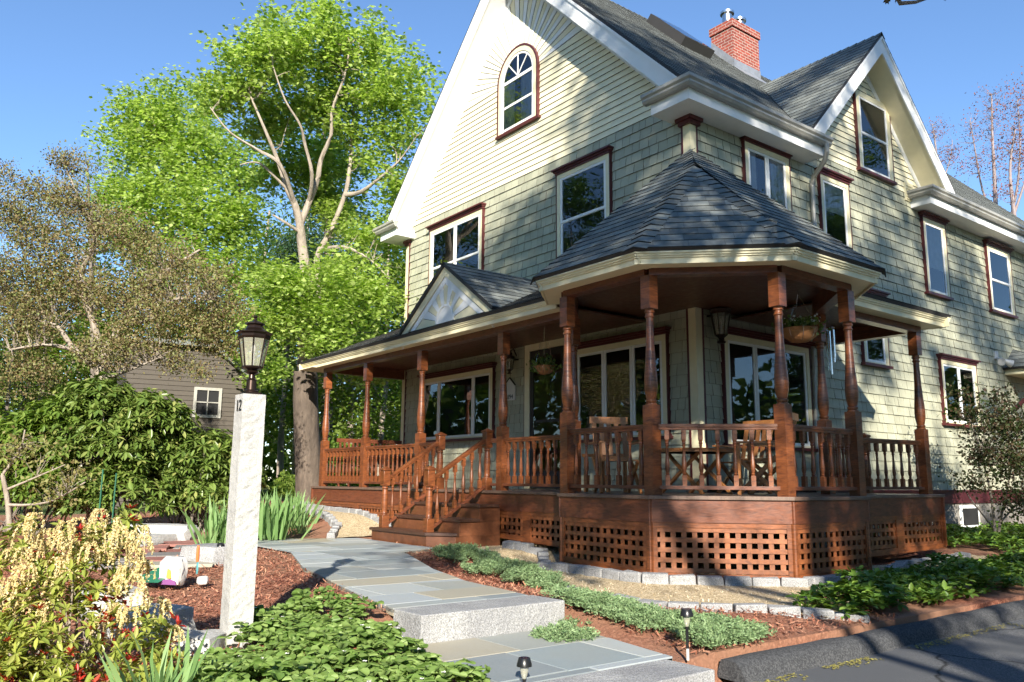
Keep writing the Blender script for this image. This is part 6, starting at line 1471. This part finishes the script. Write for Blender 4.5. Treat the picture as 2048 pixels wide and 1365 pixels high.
# =================================================================== neighbour house, wires
c = at(388, 800, 22.6); fa = math.atan2(CAM[1]-c.y, CAM[0]-c.x)+.12
nh = thing('neighbour_house', 'brown sided neighbour house half hidden behind trees', 'house', (c.x, c.y, -1), fa)
nsid = paint('brown_siding', (.06, .049, .037), .7, .08, island=.06)
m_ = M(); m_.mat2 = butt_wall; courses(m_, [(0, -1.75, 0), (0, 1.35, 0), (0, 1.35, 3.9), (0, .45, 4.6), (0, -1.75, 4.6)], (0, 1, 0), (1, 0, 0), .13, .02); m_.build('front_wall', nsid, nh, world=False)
m_ = M(); m_.prism([(-.03, -1.73, 0), (-.03, 1.33, 0), (-.03, 1.33, 3.85), (-.03, .45, 4.55), (-.03, -1.73, 4.55)], (-6, 0, 0)); m_.build('body', nsid, nh, world=False)
m_ = M(); m_.prism([(.25, 1.6, 3.68), (.25, .4, 4.62), (.25, -1.9, 4.62), (.25, -1.9, 4.74), (.25, .45, 4.74), (.25, 1.6, 3.82)], (-6.4, 0, 0)); m_.build('roof', asphalt_roof, nh, world=False)
m_ = M()
for a, b, c_, d_ in ((-.02, .72, 3.42, 3.5), (-.02, .72, 2.66, 2.74), (-.02, .06, 2.74, 3.42), (.64, .72, 2.74, 3.42), (.335, .365, 2.74, 3.42), (.06, .64, 3.07, 3.10)): m_.box(.02, .07, a, b, c_, d_)
w_ = m_.build('window', gutterm, nh, world=False); m_ = M(); m_.box(.02, .03, .06, .64, 2.74, 3.42); m_.build('pane', darkroom, w_, world=False)
c = at(250, 790, 36); nb = thing('white_cottage', 'pale cottage just glimpsed through the crabapple', 'house', (c.x, c.y, -1), fa-.3)
m_ = M(); m_.box(-5, 0, -1.6, 1.6, 0, 3.6); m_.build('wall', cream, nb, world=False); m_ = M(); m_.prism([(.3, -1.9, 3.5), (.3, 0, 4.4), (.3, 1.9, 3.5)], (-5.5, 0, 0)); m_.build('roof', asphalt_roof, nb, world=False)
for k, (y0, y1, y2, r_, lab) in enumerate([(613, 640, 668, .012, 'thicker utility wire crossing before the left trees'), (660, 690, 672, .006, 'thin lower utility wire crossing the left trees')]):
    m_ = M(); A_ = at(-80, y0-14, 14.6); B_ = at(840, y2-4, 23); path = []
    for i in range(25):
        t = i/24; p = A_.lerp(B_, t); p.z -= 4*t*(1-t)*.22; path.append(p)
    m_.tube(path, r_, 5); tag(m_.build('utility_wire', blackm, recalc=False), lab, 'wire')
# green garden stakes
for k, (x, y, l_) in enumerate([(197, 1000, 'thin green garden stake behind the flowering bush'), (224, 1008, 'second green garden stake just right of the first')]):
    m_ = M(); b = at(x, y+38, 7); m_.tube([b, b+Vector((0, 0, .42))], .007, 6); tag(m_.build('garden_stake', paint('green_stake%d' % k, (.01, .09, .05), .4)), l_, 'stake')

# =================================================================== trees around the photographer (they dapple the light and fill the reflections)
SUN_AZ = (.81, -.586); EL = R(25)
def su(s, u, z): return Vector((s*SUN_AZ[0]-u*SUN_AZ[1], s*SUN_AZ[1]+u*SUN_AZ[0], z))
SB = 19.
def sv(u, z, ds=0): return su(SB+ds, u, z)
base = sv(.5, -1.2)
def overhang(t):
    m_ = M(); tip = at(1790, -14, 5.2); p = [sv(.5, 8), sv(-.5, 7.5, -4), tip+Vector((1.8, -.2, 3.0)), tip+Vector((.5, 0, .8)), tip, at(1890, -14, 5.2)]
    m_.tube(spline(p, 4), [.08-.077*i/20 for i in range(21)], 6); m_.build('low_branch', trunk_mid, t, recalc=False)
    P = np.array([list(at(x, y, 5.2)) for x, y in ((1772, -4), (1792, -8), (1778, -14), (1858, -12), (1878, -11), (1890, -11), (1868, -18))]); scatter('low_leaves', L_SHRUB, t, P, RNG.normal(size=(len(P), 3))*[.3, .3, .1]+[0, 0, -1], np.full(len(P), .045), T_MAPLE, F_MAPLE)
L_SHADE = leafm('dense_maple_leaf', [(.06, .13, .02), (.10, .19, .03), (.15, .25, .04)], .2, .5)
sh1 = tree('shade_maple', 'large maple across the drive behind the viewer', 'tree', tuple(base), [([base, sv(.4, 3), sv(.6, 6.5), sv(.4, 9, .2), sv(.6, 12)], .30, .14), ([sv(.6, 5), sv(-1.5, 8), sv(-3, 12), sv(-3, 15)], .14, .03), ([sv(.6, 6), sv(3, 9.5, .4), sv(4, 14)], .14, .03), ([sv(.4, 9, .2), sv(.5, 14, 1), sv(1.5, 18, 1)], .12, .03), ([sv(.5, 4), sv(-1, 6.5, -1), sv(-2.4, 8.5, -2)], .09, .02)],
     [(sv(-2.0, 14.6), 2.1), (sv(-1.8, 11.2), 2.3), (sv(1, 16), 2.8), (sv(1.6, 12.5, 1), 2.8), (sv(4.5, 14.5), 2.6), (sv(3.6, 9.2), 2.4), (sv(.4, 8.6, -1), 2.3), (sv(4, 18), 2.6), (sv(-3.2, 8.2), 1.1), (sv(1.8, 6.6), 1.6), (sv(-1.2, 8.2), 1.5), (sv(2.2, 8.4), 1.8), (sv(-3.9, 12.2), 1.35), (sv(-3.4, 13.1), 1.35), (sv(-3.8, 12.7), 1.3), (sv(-.8, 15.6), 2.0), (sv(.6, 17.6), 2.2)],
     245, 190, .19, .36, L_SHADE, trunk_mid, (T_DIAM, F_DIAM), group='shade maples along the drive', shell=.1, seed=91, extra=overhang)
sh2 = tree('shade_maple', 'second large maple further along the drive', 'tree', tuple(sv(10, -1.2)), [([sv(10, -1.2), sv(10, 4), sv(9.8, 8), sv(10, 13)], .28, .12), ([sv(10, 5), sv(7.6, 8.5), sv(7, 14)], .13, .03), ([sv(10, 6), sv(12.5, 10), sv(13, 15)], .13, .03)],
     [(sv(7.2, 9.6), 2.3), (sv(7.6, 14.6), 2.6), (sv(10.6, 12), 2.6), (sv(11.5, 8), 2.3), (sv(10.8, 17), 2.7), (sv(13.6, 12.6), 2.5), (sv(8.8, 6.4), 1.8)],
     105, 190, .19, .38, L_SHADE, trunk_mid, (T_DIAM, F_DIAM), group='shade maples along the drive', shell=.1, seed=92)
for i, (x, y, s_, l_) in enumerate([(22, 20, 1., 'north east of the house'), (30, 12, 1.1, 'far side of the drive'), (16, 32, 1., 'beyond the back drive'), (-18, -17, .85, 'south west of the garden'), (-10, -24, .9, 'across the front garden'), (-28, -14, 1., 'far south west'), (-4, -30, 1., 'across the street in front'), (-22, -28, 1.1, 'deep in the south west wood'), (8, -34, 1., 'behind the viewer to the south'), (27, 3, .9, 'opposite the turret across the drive'), (22, 10, .85, 'opposite the side windows'), (34, 22, 1.1, 'north east in the second row'), (14, 24, .8, 'at the back of the drive'), (36, -6, 1.05, 'east in the second row'), (28, -27, .58, 'low one in the sunny gap to the south east'), (20, -33, .6, 'low one near the sunny gap'), (36, -20, .75, 'south east by the road'), (-14, -32, 1.1, 'second row across the street'), (-34, -24, 1.1, 'second row to the south west'), (0, -22, .72, 'in the front lawn to the south'), (-9, -20, .6, 'low on the south lawn')]):
    o = copy_tree(sh2); o['label'] = 'unseen leafy maple '+l_; d0 = o.location.copy(); o.location = (x, y, -1.2); o.rotation_euler[2] = i*1.3+.5; o.scale = (s_, s_, s_)
    o['group'] = 'maples around the plot'  # unseen ring of copies, put in to block sky light and darken reflections

RNG = np.random.default_rng(79); n = 46000; th = RNG.uniform(-2.95, 1.75, n)  # angles clear of the photographed side
rr2 = None; rr2 = RNG.uniform(27, 40, n); Pq = np.stack([3+rr2*np.cos(th), -2+rr2*np.sin(th), -1.2+RNG.random(n)**.8*(6.6+1.6*np.sin(th*9)+1.2*np.sin(th*23))], 1)  # unseen belt, made tall to darken reflections and cut low sky light
o = scatter('unseen_undergrowth', L_WOOD, None, Pq, RNG.normal(size=(n, 3)), RNG.uniform(.3, .8, n), T_DIAM, F_DIAM); kind(o, 'stuff'); o['label'] = 'unseen leafy undergrowth under the trees around the plot'
# =================================================================== LIGHT
sc.world = bpy.data.worlds.new('World'); sc.world.use_nodes = True; nt = sc.world.node_tree
sky = nt.nodes.new('ShaderNodeTexSky'); sky.sky_type = 'NISHITA'; sky.sun_disc = False; sky.sun_elevation = EL; sky.sun_rotation = math.atan2(SUN_AZ[0], SUN_AZ[1]); sky.air_density = 1.0; sky.dust_density = 0; sky.ozone_density = 5; sky.altitude = 100
bg_ = nt.nodes['Background']; nt.links.new(sky.outputs[0], bg_.inputs[0]); bg_.inputs[1].default_value = .10
sd = bpy.data.lights.new('sun', 'SUN'); sd.energy = 5.0; sd.angle = R(.53); sd.color = (1, .93, .80); so = bpy.data.objects.new('sun', sd); COL.objects.link(so)
so.rotation_euler = (Vector((SUN_AZ[0]*math.cos(EL), SUN_AZ[1]*math.cos(EL), math.sin(EL)))).to_track_quat('Z', 'Y').to_euler(); so.location = (20, -15, 20)
sc.view_settings.view_transform = 'Standard'; sc.view_settings.look = 'None'; sc.view_settings.exposure = 1.28; sc.view_settings.gamma = 1
sc.cycles.max_bounces = 6; sc.cycles.diffuse_bounces = 3; sc.cycles.glossy_bounces = 3; sc.cycles.transparent_max_bounces = 10; sc.cycles.transmission_bounces = 3
sc.cycles.use_adaptive_sampling = True; sc.cycles.adaptive_threshold = .03; sc.cycles.use_denoising = True; sc.cycles.sample_clamp_indirect = 6
